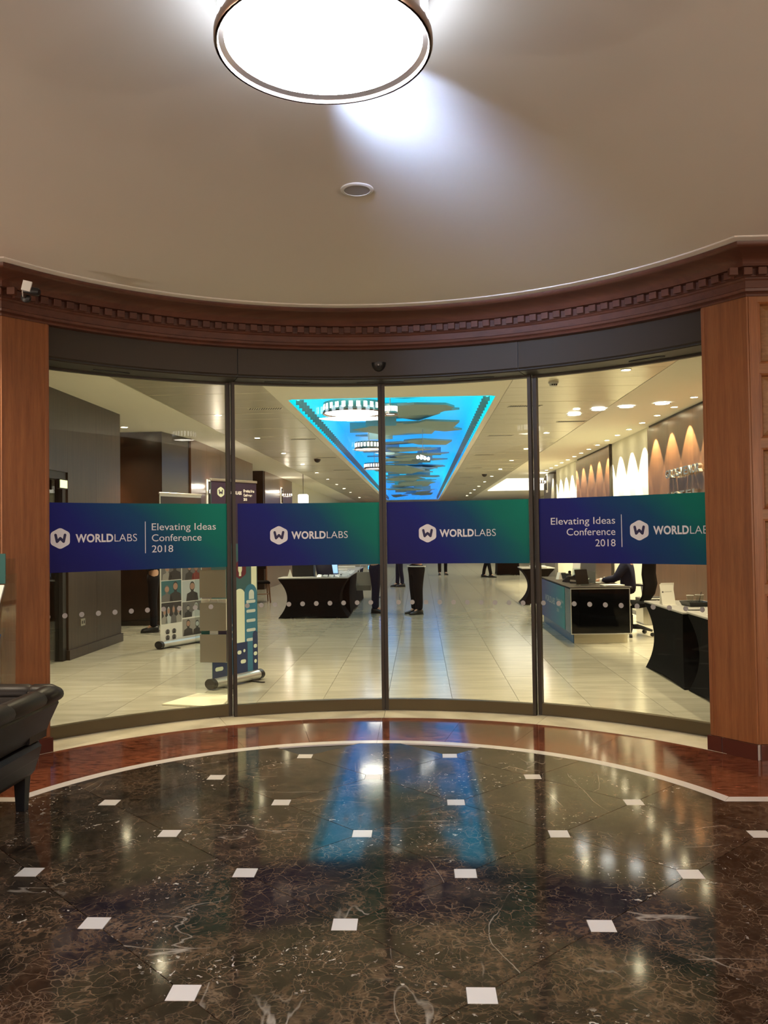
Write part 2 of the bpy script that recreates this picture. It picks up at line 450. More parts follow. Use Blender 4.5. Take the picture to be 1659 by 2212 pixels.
def fit_text(txt, cap, wid, weight=0.0, spacing=1.0):
    """text scaled so that capitals are cap tall and the line wid wide, starting at x=0"""
    size = cap / .727
    vs, fs, (a, b) = text_mesh(txt, size, weight, 1.0, spacing)
    k = wid / (b - a)
    return [((x - a) * k, y) for x, y in vs], fs

# ------------------------------------------------------------------ rotunda constants
CX, CY = -.34, 3.98
RG = 3.40                 # glass line
RP = 3.075                # pilaster faces
YW = 5.70                 # straight side walls
ZC = 3.36                 # ceilings
XL, XR, YB = -5.4, 4.9, -4.2
def pol(r, t): t = rad(t); return (CX + r * sin(t), CY + r * cos(t))

# ------------------------------------------------------------------ rotunda floor
floor = struct('floor', 'polished dark brown marble rotunda floor with white square insets and a red granite border', 'floor')
MB().box(XL, XR, YB, 7.5, -.12, -.012).build('floor_bed', 'grout', floor)
h = .05
pts = []
def octa(r=.0012):
    g = r
    return [(-.5 + h, -h + g), (-h + g, -.5 + h), (h - g, -.5 + h), (.5 - h, -h + g), (.5 - h, h - g), (h - g, .5 - h), (-h + g, .5 - h), (-.5 + h, h - g)]
_o = octa()
def shrink(p, g): return [(x * (1 - g), y * (1 - g)) for x, y in p]
tile_src = None; dot_src = None
def in_marble(x, y, m):
    return (y < 4.89 + m or math.hypot(x - CX, y - CY) < 2.21 + m) and XL < x < XR and YB - .3 < y
for j in range(0, 24):
    for i in range(-6, 8):
        lx = i - .8186 + (.5 if (j % 2 == 0) else 0) ; ly = 6.3373 - .5 * j
        # lattice: even j shifted by half
        if in_marble(lx, ly, -.06):
            if dot_src is None:
                dot_src = MB().loft([[(x, y, -.012) for x, y in ((-h, -h), (h, -h), (h, h), (-h, h))], [(x * .985, y * .985, 0) for x, y in ((-h, -h), (h, -h), (h, h), (-h, h))]]).build('inlay_square', 'inlay_white', floor)
                d = dot_src
            else: d = inst(dot_src, floor)
            d.location = (lx, ly, 0); d.rotation_euler = (0, 0, random.uniform(-.012, .012))
        tx, ty = lx + .5, ly
        if in_marble(tx, ty, .62) and ty < 6.3 and -4.4 < tx < 4.6:
            if tile_src is None:
                tile_src = MB().loft([[(x, y, -.012) for x, y in _o], [(x, y, -.001) for x, y in shrink(_o, .001)], [(x, y, 0) for x, y in shrink(_o, .0035)]]).build('marble_tile', 'marble', floor)
                t = tile_src
            else: t = inst(tile_src, floor)
            t.location = (tx, ty, 0); t.rotation_euler = (0, 0, random.choice((0, pi / 2, pi, -pi / 2)))
# the border: white strip, red granite, limestone sill, laid one millimetre proud
ZS = .0012
T1 = math.degrees(math.acos((4.93 - CY) / 2.29)); T0 = math.degrees(math.acos((4.85 - CY) / 2.21))
cuts = [-T1 + .0, -44, -22, 0, 22, 44, T1]
for k in range(6):
    a, b = cuts[k], cuts[k + 1]
    a2 = -T0 if k == 0 else a; b2 = T0 if k == 5 else b
    n = 14; rings = []
    for i in range(n + 1):
        to = a + (b - a) * i / n; ti = a2 + (b2 - a2) * i / n
        e = .02 if i == 0 else (-.02 if i == n else 0)
        pi_, po_ = pol(2.21, ti + e), pol(2.29, to + e)
        rings.append([(*pi_, -.01), (*pi_, ZS), (*po_, ZS), (*po_, -.01)])
    MB().loft(rings).build('inlay_strip', 'inlay_white', floor)
xi, xo = pol(2.21, T0)[0], pol(2.29, T1)[0]
for sgn in (1, -1):
    def mx(p): return [(CX + sgn * (x - CX), y) for x, y in p]
    MB().prism(mx([(xi + .001, 4.85), (XR, 4.85), (XR, 4.93), (xo + .001, 4.93)]), -.01, ZS).build('inlay_strip', 'inlay_white', floor)
    # granite slabs beside the apse
    c = [pol(2.291, 50 + (T1 - 50) * i / 8) for i in range(9)] + [(2.75, 4.931), (2.75, YW), (pol(3.05, 56)[0], YW), pol(3.05, 53), pol(3.05, 50)]
    MB().prism(mx(c), -.01, ZS).build('granite_slab', 'granite_red', floor)
    for x0 in (2.753, 3.653):
        MB().prism(mx([(x0, 4.931), (x0 + .897, 4.931), (x0 + .897, YW), (x0, YW)]), -.01, ZS).build('granite_slab', 'granite_red', floor)
gc = [-50, -37, -24.5, -12.5, 0, 12.5, 24.5, 37, 50]
for a, b in zip(gc, gc[1:]):
    MB().arc(2.291, 3.049, a + .02, b - .02, -.01, ZS, 10).build('granite_slab', 'granite_red', floor)
lc = [-52, -24, .3, 24, 52]
for a, b in zip(lc, lc[1:]):
    MB().arc(3.052, 3.46, a + .03, b - .03, -.01, ZS + .001, 14).build('limestone_slab', 'limestone', floor)

# ------------------------------------------------------------------ hall floor
hfloor = struct('floor.001', 'pale cream stone tiled floor of the hall behind the glass', 'floor')
MB().box(-6.2, 6.5, 6.1, 52, -.12, -.022).build('floor_bed', 'grout', hfloor)
ts = None; nt_ = 0
for r in range(19):
    y0 = 6.6 + r * 1.2
    for k in range(-7, 8):
        x0 = -.925 + .6 * k
        if y0 > 6.5 and max(math.hypot(x - CX, y - CY) for x in (x0, x0 + .6) for y in (y0, y0 + 1.2)) < 3.42: continue
        if x0 + .6 > 4.06 + .3 or nt_ >= 296: continue
        if ts is None:
            e = .0018
            p = [(-.3 + e, -.6 + .001), (.3 - e, -.6 + .001), (.3 - e, .6 - .001), (-.3 + e, .6 - .001)]
            ts = MB().prism(p, -.022, -.002).build('stone_tile', 'hall_stone', hfloor); t = ts
        else: t = inst(ts, hfloor)
        nt_ += 1
        t.location = (x0 + .3, y0 + .6, 0); t.rotation_euler = (0, 0, random.choice((0, pi)))
far = MB()
for k in range(-7, 8):
    x0 = -.925 + .6 * k
    far.box(x0 + .002, x0 + .598, 29.405, 52, -.022, -.002)
far.box(-6.2, -5.127, 6.6, 52, -.022, -.002); far.box(4.077, 6.5, 6.4, 52, -.022, -.002); far.box(-5.12, -2.5, 6.2, 6.598, -.022, -.002); far.box(2.2, 4.07, 6.2, 6.598, -.022, -.002)
tag(far.build('distant_paving', 'hall_stone', hfloor), kind='stuff')

# ------------------------------------------------------------------ rotunda ceiling and walls
ceil = struct('ceiling', 'plain beige plaster ceiling of the rotunda', 'ceiling')
MB().box(XL - .2, XR + .2, YB - .2, YW + .6, ZC + .012, ZC + .15).build('plaster_sheet', 'plaster', ceil)
MB().box(-3.4, 2.75, YW + .6, 7.3, ZC + .012, ZC + .15).build('plaster_apse', 'plaster', ceil)

def profile():
    # (projection from the wall face, z) of the entablature, bottom to top
    p = [(-.10, 3.088), (.012, 3.088), (.018, 3.100), (.012, 3.112), (.028, 3.118), (.034, 3.135), (.022, 3.142), (.022, 3.19), (.032, 3.196), (.036, 3.206),
         (.050, 3.210), (.050, 3.262), (.098, 3.266), (.104, 3.276)]
    for i in range(7):
        t = i / 6 * pi / 2
        p.append((.110 + .165 * (1 - cos(t)), 3.282 + .052 * sin(t)))
    p += [(.290, 3.336), (.300, 3.344), (.305, 3.362), (-.10, 3.362)]
    return p
fil = [(.28, 3.364), (.372, 3.364), (.378, 3.368), (.378, 3.374), (.28, 3.374)]
corn = struct('trim_1', 'dark reddish wood entablature with dentils curving above the glass doors', 'trim')
prof = profile()
def theta_end(d): return math.degrees(math.acos((YW - d - CY) / (RP - d)))
rings = []
NN = 72
for i in range(NN + 1):
    u = -1 + 2 * i / NN
    rings.append([(*pol(RP - d, u * theta_end(d)), z) for d, z in prof])
MB().loft(rings).build('curved_cornice', 'mahogany', corn, True)
MB().loft([[(*pol(RP - d, (-1 + i / 24) * theta_end(d)), z) for d, z in fil] for i in range(49)]).build('plaster_fillet', 'plaster', ceil)
for sgn, xe in ((1, XR), (-1, XL)):
    e0 = [(CX + sgn * (RP - d) * sin(rad(theta_end(d))), YW - d, z) for d, z in fil]
    MB().loft([e0, [(xe, YW - d, z) for d, z in fil]]).build('plaster_fillet', 'plaster', ceil)
    e0 = [(CX + sgn * (RP - d) * sin(rad(theta_end(d))), YW - d, z) for d, z in prof]
    MB().loft([e0, [(xe, YW - d, z) for d, z in prof]]).build('straight_cornice', 'mahogany', corn, True)
dsrc = MB().bbox(-.028, .028, 0, .040, 0, .05, .003).build('dentil', 'mahogany', corn)
first = True
nd = 60
for i in range(nd):
    t = -54.5 + 109 * i / (nd - 1)
    r = RP - .049
    d = dsrc if first else inst(dsrc, corn); first = False
    x, y = pol(r, t); d.location = (x, y, 3.212)
    d.rotation_euler = (0, 0, pi - rad(t))
for sgn in (1, -1):
    for k in range(26):
        x = 2.10 + .094 * k if sgn > 0 else -2.78 - .094 * k
        if x < XR - .1 and x > XL + .1:
            inst(dsrc, corn, (x, YW - .049, 3.212), (0, 0, pi))

walls = {}
wr = struct('wall_right', 'panelled cherry wood wall with a plain pilaster right of the glass doors', 'wall')
wl = struct('wall_left', 'panelled wood wall with a plain pilaster left of the glass doors', 'wall')
PA, PB = 49.8, 55.95
for sgn, w, xe in ((1, wr, XR + .2), (-1, wl, XL - .2)):
    def m2(p): return [(CX + sgn * (x - CX), y) for x, y in p]
    core = [pol(3.095, PA), pol(3.095, PB - .3), (2.25, YW + .03), (abs(xe - CX) + CX, YW + .03), (abs(xe - CX) + CX, 6.3), (pol(3.50, PA)[0] + .12, 6.3), pol(3.50, PA)]
    MB().prism(m2(core), 0, ZC + .1).build('wall_core', 'walnut', w)
    # pilaster board and its edge beads
    f = [pol(RP, PA - .05), pol(RP, PB), pol(3.094, PB), pol(3.094, PA - .05)]
    MB().prism(m2(f), .105, 3.09).build('pilaster_board', 'cherry', w)
    for ta in (PA + .12,):
        e = [pol(RP - .006, ta - .22), pol(RP - .006, ta + .12), pol(RP, ta + .12), pol(RP, ta - .22)]
        MB().prism(m2(e), .105, 3.09).build('edge_bead', 'cherry', w)
    # reveal towards the glass
    MB().prism(m2([pol(3.08, PA - .1), pol(3.08, PA - .35), pol(3.49, PA - .35), pol(3.49, PA - .1)]), .0, 3.09).build('reveal_board', 'cherry', w)
    # straight wall: stile, rails, panels
    x0 = 2.207; zs = [.115, .17, .64, 1.13, 1.63, 2.105, 2.605, 3.085]
    xlen = abs(xe - CX) + CX
    def bx(a, b, y0, y1, z0, z1): return MB().box(*sorted((CX + sgn * (a - CX), CX + sgn * (b - CX))), y0, y1, z0, z1)
    sx = x0 if sgn > 0 else x0 + .0
    bx(x0, x0 + .075, YW, YW + .03, .105, 3.09).build('stile', 'cherry', w)
    bx(x0 + .014, x0 + .020, YW - .006, YW, .105, 3.09).build('edge_bead', 'cherry', w)
    cols = [x0 + .075, x0 + .075 + .62, x0 + .15 + .62 * 2, x0 + .225 + .62 * 3]
    a = x0 + .075
    while a + .3 < xlen:
        b = a + .60
        for z0, z1 in zip(zs[1:], zs[2:]):
            bx(a, b, YW, YW + .03, z0 - .035, z0 + .03).build('rail', 'cherry_across', w)
            # moulding frame and raised field
            za, zb = z0 + .03, z1 - .035
            A, B = CX + sgn * (a - CX), CX + sgn * (b - CX)
            xa, xb = min(A, B), max(A, B)
            rg = []
            for ins_, yy in ((0, YW + .002), (.012, YW - .004), (.020, YW + .010), (.022, YW + .026)):
                rg.append([(xa + ins_, yy, za + ins_), (xb - ins_, yy, za + ins_), (xb - ins_, yy, zb - ins_), (xa + ins_, yy, zb - ins_)])
            MB().loft(rg, caps=False).build('panel_moulding', 'cherry', w)
            rg = []
            for ins_, yy in ((.021, YW + .030), (.021, YW + .022), (.055, YW + .008), (.058, YW + .008)):
                rg.append([(xa + ins_, yy, za + ins_), (xb - ins_, yy, za + ins_), (xb - ins_, yy, zb - ins_), (xa + ins_, yy, zb - ins_)])
            MB().loft(rg).build('wood_panel', 'oak_panel', w)
        bx(a, b, YW, YW + .03, 3.05, 3.09).build('rail', 'cherry_across', w)
        bx(b, b + .075, YW, YW + .03, .105, 3.09).build('stile', 'cherry', w)
        a = b + .075
    # red stone skirting with white joints
    sk = struct('baseboard_right' if sgn > 0 else 'baseboard_left', 'red granite skirting with pale joints along the %s wall' % ('right' if sgn > 0 else 'left'), 'skirting')
    tq = [PA - .6, 51.3, PB + .25]
    for t0_, t1_ in zip(tq, tq[1:]):
        MB().prism(m2([pol(3.055, t0_ + .06), pol(3.055, t1_ - .06), pol(3.10, t1_ - .06), pol(3.10, t0_ + .06)]), 0, .103).build('skirting_stone', 'stone_red_base', sk)
    MB().prism(m2([pol(3.069, tq[0] + .1), pol(3.069, tq[2]), pol(3.11, tq[2]), pol(3.11, tq[0] + .1)]), 0, .102).build('joint_bed', 'joint_white', sk)
    xx = 2.225
    while xx < xlen:
        bx(xx + .004, min(xx + .45, xlen), YW - .02, YW + .029, 0, .103).build('skirting_stone', 'stone_red_base', sk)
        xx += .45
    MB()
# other three sides of the room
wb = struct('wall_back', 'wood panelled wall behind the viewer', 'wall')
for k in range(11):
    x0 = XL + k * (XR - XL) / 11
    MB().box(x0 + .004, x0 + (XR - XL) / 11 - .004, YB - .12, YB, 0, ZC + .1).build('wood_panel', 'cherry', wb)
for nm, xx, s_ in (('wall_west', XL, -1), ('wall_east', XR, 1)):
    ww = struct(nm, 'wood panelled %s side wall of the rotunda room' % ('left' if s_ < 0 else 'right'), 'wall')
    for k in range(10):
        y0 = YB + k * (YW - YB) / 10
        MB().box(min(xx, xx + s_ * .12), max(xx, xx + s_ * .12), y0 + .004, y0 + (YW - YB) / 10 - .004, 0, ZC + .1).build('wood_panel', 'cherry', ww)

# ------------------------------------------------------------------ door header
head = struct('trim_2', 'dark bronze metal door header with ventilation slots above the glass', 'trim')
hc = [-50.2, -21.6, 21.8, 50.2]
for a, b in zip(hc, hc[1:]):
    n = max(4, int((b - a) / 2)); rings = []
    for i in range(n + 1):
        t = a + .06 + (b - a - .12) * i / n
        rings.append([(*pol(r, t), z) for r, z in ((3.13, 3.12), (3.13, 2.875), (3.155, 2.848), (3.50, 2.848), (3.50, 3.12))])
    MB().loft(rings).build('header_casing', 'bronze', head, True)
MB().arc(3.14, 3.49, -50, 50, 2.855, ZC + .1).build('header_core', 'bronze_black', head)
for a, b in ((-41.7, -36.7), (-17.2, -10.3), (-3.3, 3.8), (10.9, 17.5), (37.2, 42.2)):
    n = 12; rings = []
    for i in range(n + 1):
        t = a + (b - a) * i / n
        wv = .022 * min(1, math.sqrt(max(.12, 1 - (2 * i / n - 1) ** 6)))
        rings.append([(*pol(r, t), z) for r, z in ((3.29 - wv, 2.849), (3.29 - wv, 2.842), (3.29 + wv, 2.842), (3.29 + wv, 2.849))])
    MB().loft(rings).build('vent_slot', 'vent_dark', head)

# ------------------------------------------------------------------ the four glass leaves
def on_cyl(vs, r, t0, z0):
    """flat lettering (x along the arc, y up) bent onto the cylinder"""
    return [(*pol(r, t0 + math.degrees(x / r)), z0 + y) for x, y in vs]
def lettering(txt, parent, r, ta, tb, zbase, cap, weight=0.0, name='lettering', mat='print_white', spacing=1.0):
    vs, fs = fit_text(txt, cap, rad(abs(tb - ta)) * r, weight, spacing)
    b = MB(); b.v = on_cyl(vs, r, ta, zbase); b.f = fs
    return b.build(name, mat, parent)
def rounded_hex(hw, hh, rr=.24, n=5):
    P_ = [(0, hh), (hw, hh * .52), (hw, -hh * .52), (0, -hh), (-hw, -hh * .52), (-hw, hh * .52)]
    out = []
    for i in range(6):
        a, b, c = Vector(P_[i - 1]), Vector(P_[i]), Vector(P_[(i + 1) % 6])
        p0, p1 = b.lerp(a, rr), b.lerp(c, rr)
        for k in range(n + 1):
            u = k / n
            out.append(tuple((1 - u) ** 2 * p0 + 2 * u * (1 - u) * b + u * u * p1))
    return out
def stroke(pts, w):
    vs, fs = [], []
    for i in range(len(pts) - 1):
        a, b = Vector(pts[i]), Vector(pts[i + 1]); d = (b - a).normalized(); n = Vector((-d.y, d.x)) * w
        o = len(vs); vs += [tuple(a - n), tuple(b - n), tuple(b + n), tuple(a + n)]; fs.append((o, o + 1, o + 2, o + 3))
    for p in pts:
        o = len(vs); vs += [(p[0] + w * cos(2 * pi * k / 10), p[1] + w * sin(2 * pi * k / 10)) for k in range(10)]; fs.append(tuple(range(o, o + 10)))
    return vs, fs
W_PTS = [(-.36, .33), (-.25, -.30), (0, .02), (.25, -.30), (.36, .33)]
def logo(parent, r, tc, zc, hh=.084, hw=.0757, mat='print_white', dark='print_dark', eps=.0015):
    hx = rounded_hex(hw, hh)
    b = MB(); b.v = on_cyl(hx, r, tc, zc); b.f = [tuple(range(len(hx)))]
    b.build('logo_hexagon', mat, parent)
    vs, fs = stroke([(x * hw * 1.35, y * hh * .98) for x, y in W_PTS], hh * .125)
    b = MB(); b.v = on_cyl(vs, r - eps, tc, zc); b.f = fs
    b.build('logo_letter', dark, parent)
leaf_defs = [
 ('door_1', -49.9, -22.0, 3.42, (-49.9, -22.34), 'fixed curved glass leaf at the left, decal with conference title on its right half'),
 ('door_2', -21.95, .27, 3.375, (-21.13, -.10), 'sliding curved glass leaf left of the centre gap'),
 ('door_3', .33, 22.55, 3.375, (.86, 21.87), 'sliding curved glass leaf right of the centre gap'),
 ('door_4', 22.6, 49.9, 3.42, (23.08, 49.5), 'fixed curved glass leaf at the right, decal with conference title on its left half')]
DOTS = {'door_1': [-47.1 + 2.215 * i for i in range(11)], 'door_2': [-19.85 + 2.02 * i for i in range(10)],
        'door_3': [2.45 + 2.04 * i for i in range(10)], 'door_4': [23.55 + 2.19 * i for i in range(12)]}
for nm, a, b, r, (da, db), lab in leaf_defs:
    D = struct(nm, lab, 'door')
    fixed = r > 3.4
    MB().arc(r - .005, r + .005, a + .3, b - .3, .09, 2.845, 26).build('glass_pane', 'glass', D, True)
    MB().arc(r - .028, r + .028, a + .02, b - .02, .004, .098, 26).build('bottom_rail', 'bronze_rail', D, True)
    MB().arc(r - .02, r + .02, a + .02, b - .02, 2.832, 2.849, 26).build('top_rail', 'bronze', D, True)
    sw = .62 if fixed else .50
    for (s0, s1), vis in (((a, a + sw), nm != 'door_1'), ((b - sw, b), nm != 'door_4')):
        if vis:
            MB().arc(r - .03, r + .03, s0 + .02, s1 - .02, .004, 2.84, 2).build('stile', 'bronze', D)
    if nm in ('door_2', 'door_3'):   # black brush seal along the meeting edge
        s = b if nm == 'door_2' else a
        MB().arc(r - .02, r + .02, s - .03 if nm == 'door_2' else s - .03, s + .03, .006, 2.84, 1).build('edge_seal', 'bronze_black', D)
        t = b - .8 if nm == 'door_2' else a + .8
        MB().arc(r - .02, r + .02, t - .35, t + .35, .0025, .012, 2).build('floor_guide', 'bronze_black', D)
    # printed film on the room side of the pane
    rd = r - .0075
    n = 30; vs, fs, uvs = [], [], []
    for i in range(n + 1):
        t = da + (db - da) * i / n
        for z, v in ((1.268, 0.), (1.808, 1.)): vs.append((*pol(rd, t), z)); uvs.append((i / n, v))
    fs = [(2 * i, 2 * i + 2, 2 * i + 3, 2 * i + 1) for i in range(n)]
    B = MB(); B.v = vs; B.f = fs
    me = bpy.data.meshes.new('window_film'); me.from_pydata(vs, [], fs)
    ul = me.uv_layers.new(name='UVMap')
    for lp in me.loops: ul.data[lp.index].uv = uvs[lp.vertex_index]
    film = link_mesh('window_film', me, 'decal_print', D, True)
    film['label'] = 'printed navy to green decal band'
    rl = rd - .0015
    if nm == 'door_1': tc, w0, w1, l1 = -45.46, -43.45, -39.0, -35.19
    elif nm == 'door_2': tc, w0, w1, l1 = -15.14, -13.31, -8.12, -4.97
    elif nm == 'door_3': tc, w0, w1, l1 = 6.92, 8.70, 13.90, 17.02
    else: tc, w0, w1, l1 = 37.23, 39.14, 44.05, 47.2
    logo(film, rl, tc, 1.531)
    if nm == 'door_1': w1 = -38.3
    lettering('WORLD', film, rl, w0, w1 - .12, 1.500, .064, .0030, spacing=1.06)
    lettering('LABS', film, rl, w1 + .05, l1, 1.500, .064, -.0008)
    if nm in ('door_1', 'door_4'):
        tl = -34.05 if nm == 'door_1' else 34.8
        MB().arc(rl - .0005, rl, tl - .05, tl + .05, 1.40, 1.66, 1).build('divider_line', 'print_white', film)
        rows = ((('Elevating Ideas', -33.15, -24.15), 1.588), (('Conference', -33.15, -26.2), 1.497), (('2018', -33.15, -30.2), 1.406)) if nm == 'door_1' else \
               ((('Elevating Ideas', 24.85, 33.92), 1.588), (('Conference', 27.08, 33.92), 1.497), (('2018', 31.1, 33.92), 1.406))
        for (tx, t0, t1), z in rows: lettering(tx, film, rl, t0, t1, z, .060)
    for t in DOTS[nm]:
        if t > b - .9 or t < a + .5: continue
        n = 20; rd2 = r - .0072
        ds = [(.0205 * cos(2 * pi * k / n), .0205 * sin(2 * pi * k / n)) for k in range(n)]
        B = MB(); B.v = on_cyl(ds, rd2, t, .934) ; B.f = [tuple(range(n))]
        B.build('safety_dot', 'frost_dot' if 'frost_dot' in MATS else simple('frost_dot', (.40, .39, .36), .7), D)

# ------------------------------------------------------------------ ceiling lamps of the rotunda
def drum_lamp(name, label, x, y, zb, r, zt, glow, glow_win, nwin=24, group=None):
    t = thing(name, label, 'lamp', (x, y, zb), 0, group)
    H = zt - zb
    MB().lathe([(r, .0), (r + .004, .006), (r + .004, .026), (r - .004, .03), (r - .03, .03), (r - .03, .022), (r - .012, .012), (r - .008, 0)], 64, caps=False).build('rim', 'bronze_lamp', t, True)
    MB().lathe([(.0005, .022), (r - .03, .022)], 64, caps=False).build('diffuser', glow, t)
    MB().lathe([(r - .012, .03), (r - .012, H)], 64, caps=False).build('drum', 'bronze_lamp', t, True)
    ws = None
    w2 = pi * r / nwin * .5; z0, z1 = .03 + .14 * H, .03 + min(.62 * H, .16)
    rr = r - .010
    a = w2 / rr
    for k in range(nwin):
        if ws is None:
            B = MB(); vs = []
            for i in range(4):
                q = -a + 2 * a * i / 3
                vs += [(rr * sin(q), rr * cos(q), z0), (rr * sin(q), rr * cos(q), z1)]
            B.v = vs; B.f = [(2 * i, 2 * i + 2, 2 * i + 3, 2 * i + 1) for i in range(3)]
            ws = B.build('slot_window', glow_win, t); o = ws
        else: o = inst(ws, t)
        o.rotation_euler = (0, 0, 2 * pi * k / nwin)
    return t
main = drum_lamp('ceiling_lamp', 'large round bronze rimmed ceiling lamp glowing white in the rotunda', -.297, 2.772, 3.16, .361, ZC + .011, 'lamp_main', 'lamp_window_main', 30)
# added area light: draws a lens-smear streak over the plaster towards the doors
al = bpy.data.lights.new('lamp_spill', 'AREA'); al.shape = 'RECTANGLE'; al.size = .36; al.size_y = .04; al.energy = 7.5; al.color = (.52, .66, 1.0); al.spread = rad(44)
ao = bpy.data.objects.new('lamp_spill', al); COL.objects.link(ao); ao.parent = main
ao.location = (.05, .352, .10)
ao.rotation_euler = Vector((.36, .93, .045)).to_track_quat('-Z', 'Y').to_euler()
drum_lamp('ceiling_lamp', 'round ceiling lamp behind the viewer near the back wall', -.3, -1.9, 3.19, .34, ZC + .011, 'lamp_rot', 'lamp_window', 24, 'rotunda lamps behind the viewer')
drum_lamp('ceiling_lamp', 'round ceiling lamp left of the viewer', -3.5, 1.2, 3.19, .26, ZC + .011, 'lamp_rot', 'lamp_window', 24, 'rotunda lamps behind the viewer')
drum_lamp('ceiling_lamp', 'round ceiling lamp right of the viewer', 3.1, 1.2, 3.19, .26, ZC + .011, 'lamp_rot', 'lamp_window', 24, 'rotunda lamps behind the viewer')

def sconce(label, x, y, z, rz, watts=6, key='sconce_lamp', group='drum wall sconces'):
    t = thing('wall_sconce', label, 'wall lamp', (x, y, z), rz, group)
    MB().bbox(-.16, .16, -.0, .02, -.28, .30, .006).build('back_plate', 'wall_cream', t)
    MB().bbox(-.025, .025, -.05, 0, -.20, .26, .004).build('stem', 'bronze_black', t)
    MB().lathe([(.15, .0), (.155, .01), (.155, .09), (.15, .10)], 28, c=(0, -.18, 0), caps=False).build('drum', 'bronze_lamp', t, True)
    MB().lathe([(.0005, .008), (.148, .008)], 28, c=(0, -.18, 0), caps=False).build('diffuser', 'lamp_window', t)
    s0 = None
    for k in range(14):
        B = MB().box(-.011, .011, -.158, -.154, .025, .085)
        if s0 is None: s0 = B.build('slot_window', 'lamp_window', t); o = s0
        else: o = inst(s0, t)
        o.location = (0, -.18, 0); o.rotation_euler = (0, 0, 2 * pi * k / 14)
    lo = bpy.data.objects.new('sconce_lamp', bpy.data.lights[key] if key in bpy.data.lights else bpy.data.lights.new(key, 'POINT'))
    lo.data.energy = watts; lo.data.color = (1, .87, .70); lo.data.shadow_soft_size = .05 if watts > 20 else 0.0; COL.objects.link(lo); lo.parent = t; lo.location = (0, -.18, .16)
    return t
for lb, x, y, rz in (('left end of the back', -3.2, YB + .001, 180), ('middle of the back', -.25, YB + .001, 180), ('right end of the back', 2.7, YB + .001, 180), ('front of the left', XL + .001, 2.6, 90), ('rear of the left', XL + .001, -1.2, 90), ('front of the right', XR - .001, 1.6, -90), ('rear of the right', XR - .001, -1.2, -90)):
    sconce('drum wall sconce of the rotunda, %s wall, behind the viewer' % lb, x, y, 1.78, rad(rz), P_FILL, 'rotunda_sconce_lamp', 'rotunda wall sconces')  # unseen fill sconces, set low so the decals hide their reflections
sp = thing('ceiling_speaker', 'round grey speaker grille flush in the plaster ceiling', 'speaker', (-.308, 4.43, ZC + .012))
MB().lathe([(.088, 0), (.088, -.006), (.082, -.009), (.070, -.009), (.070, 0)], 36, caps=False).build('rim', 'white_plastic', sp, True)
MB().lathe([(.0005, -.006), (.070, -.0055)], 36, caps=False).build('grille', 'grey_mesh', sp)

ld_ = bpy.data.lights.new('left_wall_lamp', 'SPOT'); ld_.energy = 130; ld_.spot_size = rad(100); ld_.spot_blend = .7; ld_.color = (1, .82, .6); ld_.shadow_soft_size = .05
t = thing('downlight', 'recessed downlight in the rotunda ceiling over the leaflet rack', 'downlight', (-3.35, 4.95, ZC + .012))
MB().lathe([(.062, -.001), (.062, -.006), (.053, -.009), (.052, -.004), (.052, -.001)], 24, caps=False).build('trim_ring', 'white_plastic', t, True); MB().lathe([(.0005, -.0035), (.052, -.0035)], 24, caps=False).build('lens', 'downlight_glow', t)
lo = bpy.data.objects.new('left_wall_lamp', ld_); COL.objects.link(lo); lo.parent = t; lo.location = (0, 0, -.03); lo.rotation_euler = (rad(12), 0, 0)
mo = thing('motion_sensor', 'black half dome motion sensor on the door header', 'sensor', (*pol(3.13, .2), 2.985))
rg = []
for i in range(7):
    ph = pi / 2 * i / 6
    rg.append([(.060 * cos(a) * cos(ph), -.052 * sin(ph) * 1.0 - .002, -.075 * abs(sin(a)) * cos(ph) if True else 0) for a in [pi * k / 14 for k in range(15)]])
MB().loft([[(x, 0, z) for x, y, z in rg[0]]] + rg, caps=True).build('housing', 'black_plastic', mo, True)
MB().lathe([(.0005, 0), (.007, .001), (.007, .006)], 12, mat=Matrix.Translation((0, -.052, -.026)) @ Matrix.Rotation(pi / 2, 4, 'X')).build('eye', 'grey_mesh', mo)

cc = thing('security_camera', 'small black bullet camera with white hood on the left cornice', 'camera', (-2.56, 5.44, 3.135))
MB().lathe([(.0005, 0), (.032, 0), (.032, .02), (.02, .028), (.0005, .03)], 16, mat=Matrix.Translation((-.035, .02, .0)) @ Matrix.Rotation(pi / 2, 4, 'X')).build('base', 'black_plastic', cc, True)
MB().tube([(-.035, -.005, .0), (-.01, -.05, .02), (.02, -.06, .03)], .010, 8).build('arm', 'black_plastic', cc, True)
MB().lathe([(.0005, 0), (.026, 0), (.028, .02), (.028, .09), (.02, .10), (.0005, .10)], 16, mat=Matrix.Translation((-.01, -.06, .03)) @ Matrix.Rotation(rad(100), 4, 'Y')).build('body', 'black_plastic', cc, True)
MB().box(-.025, .035, -.095, -.085, .02, .085, mat=Matrix.Rotation(.25, 4, 'Y')).build('hood', 'white_plastic', cc)
MB().tube([(-.05, 0, .0), (-.03, -.05, .035), (-.01, -.085, .06)], .004, 6).build('cable', 'white_plastic', cc, True)

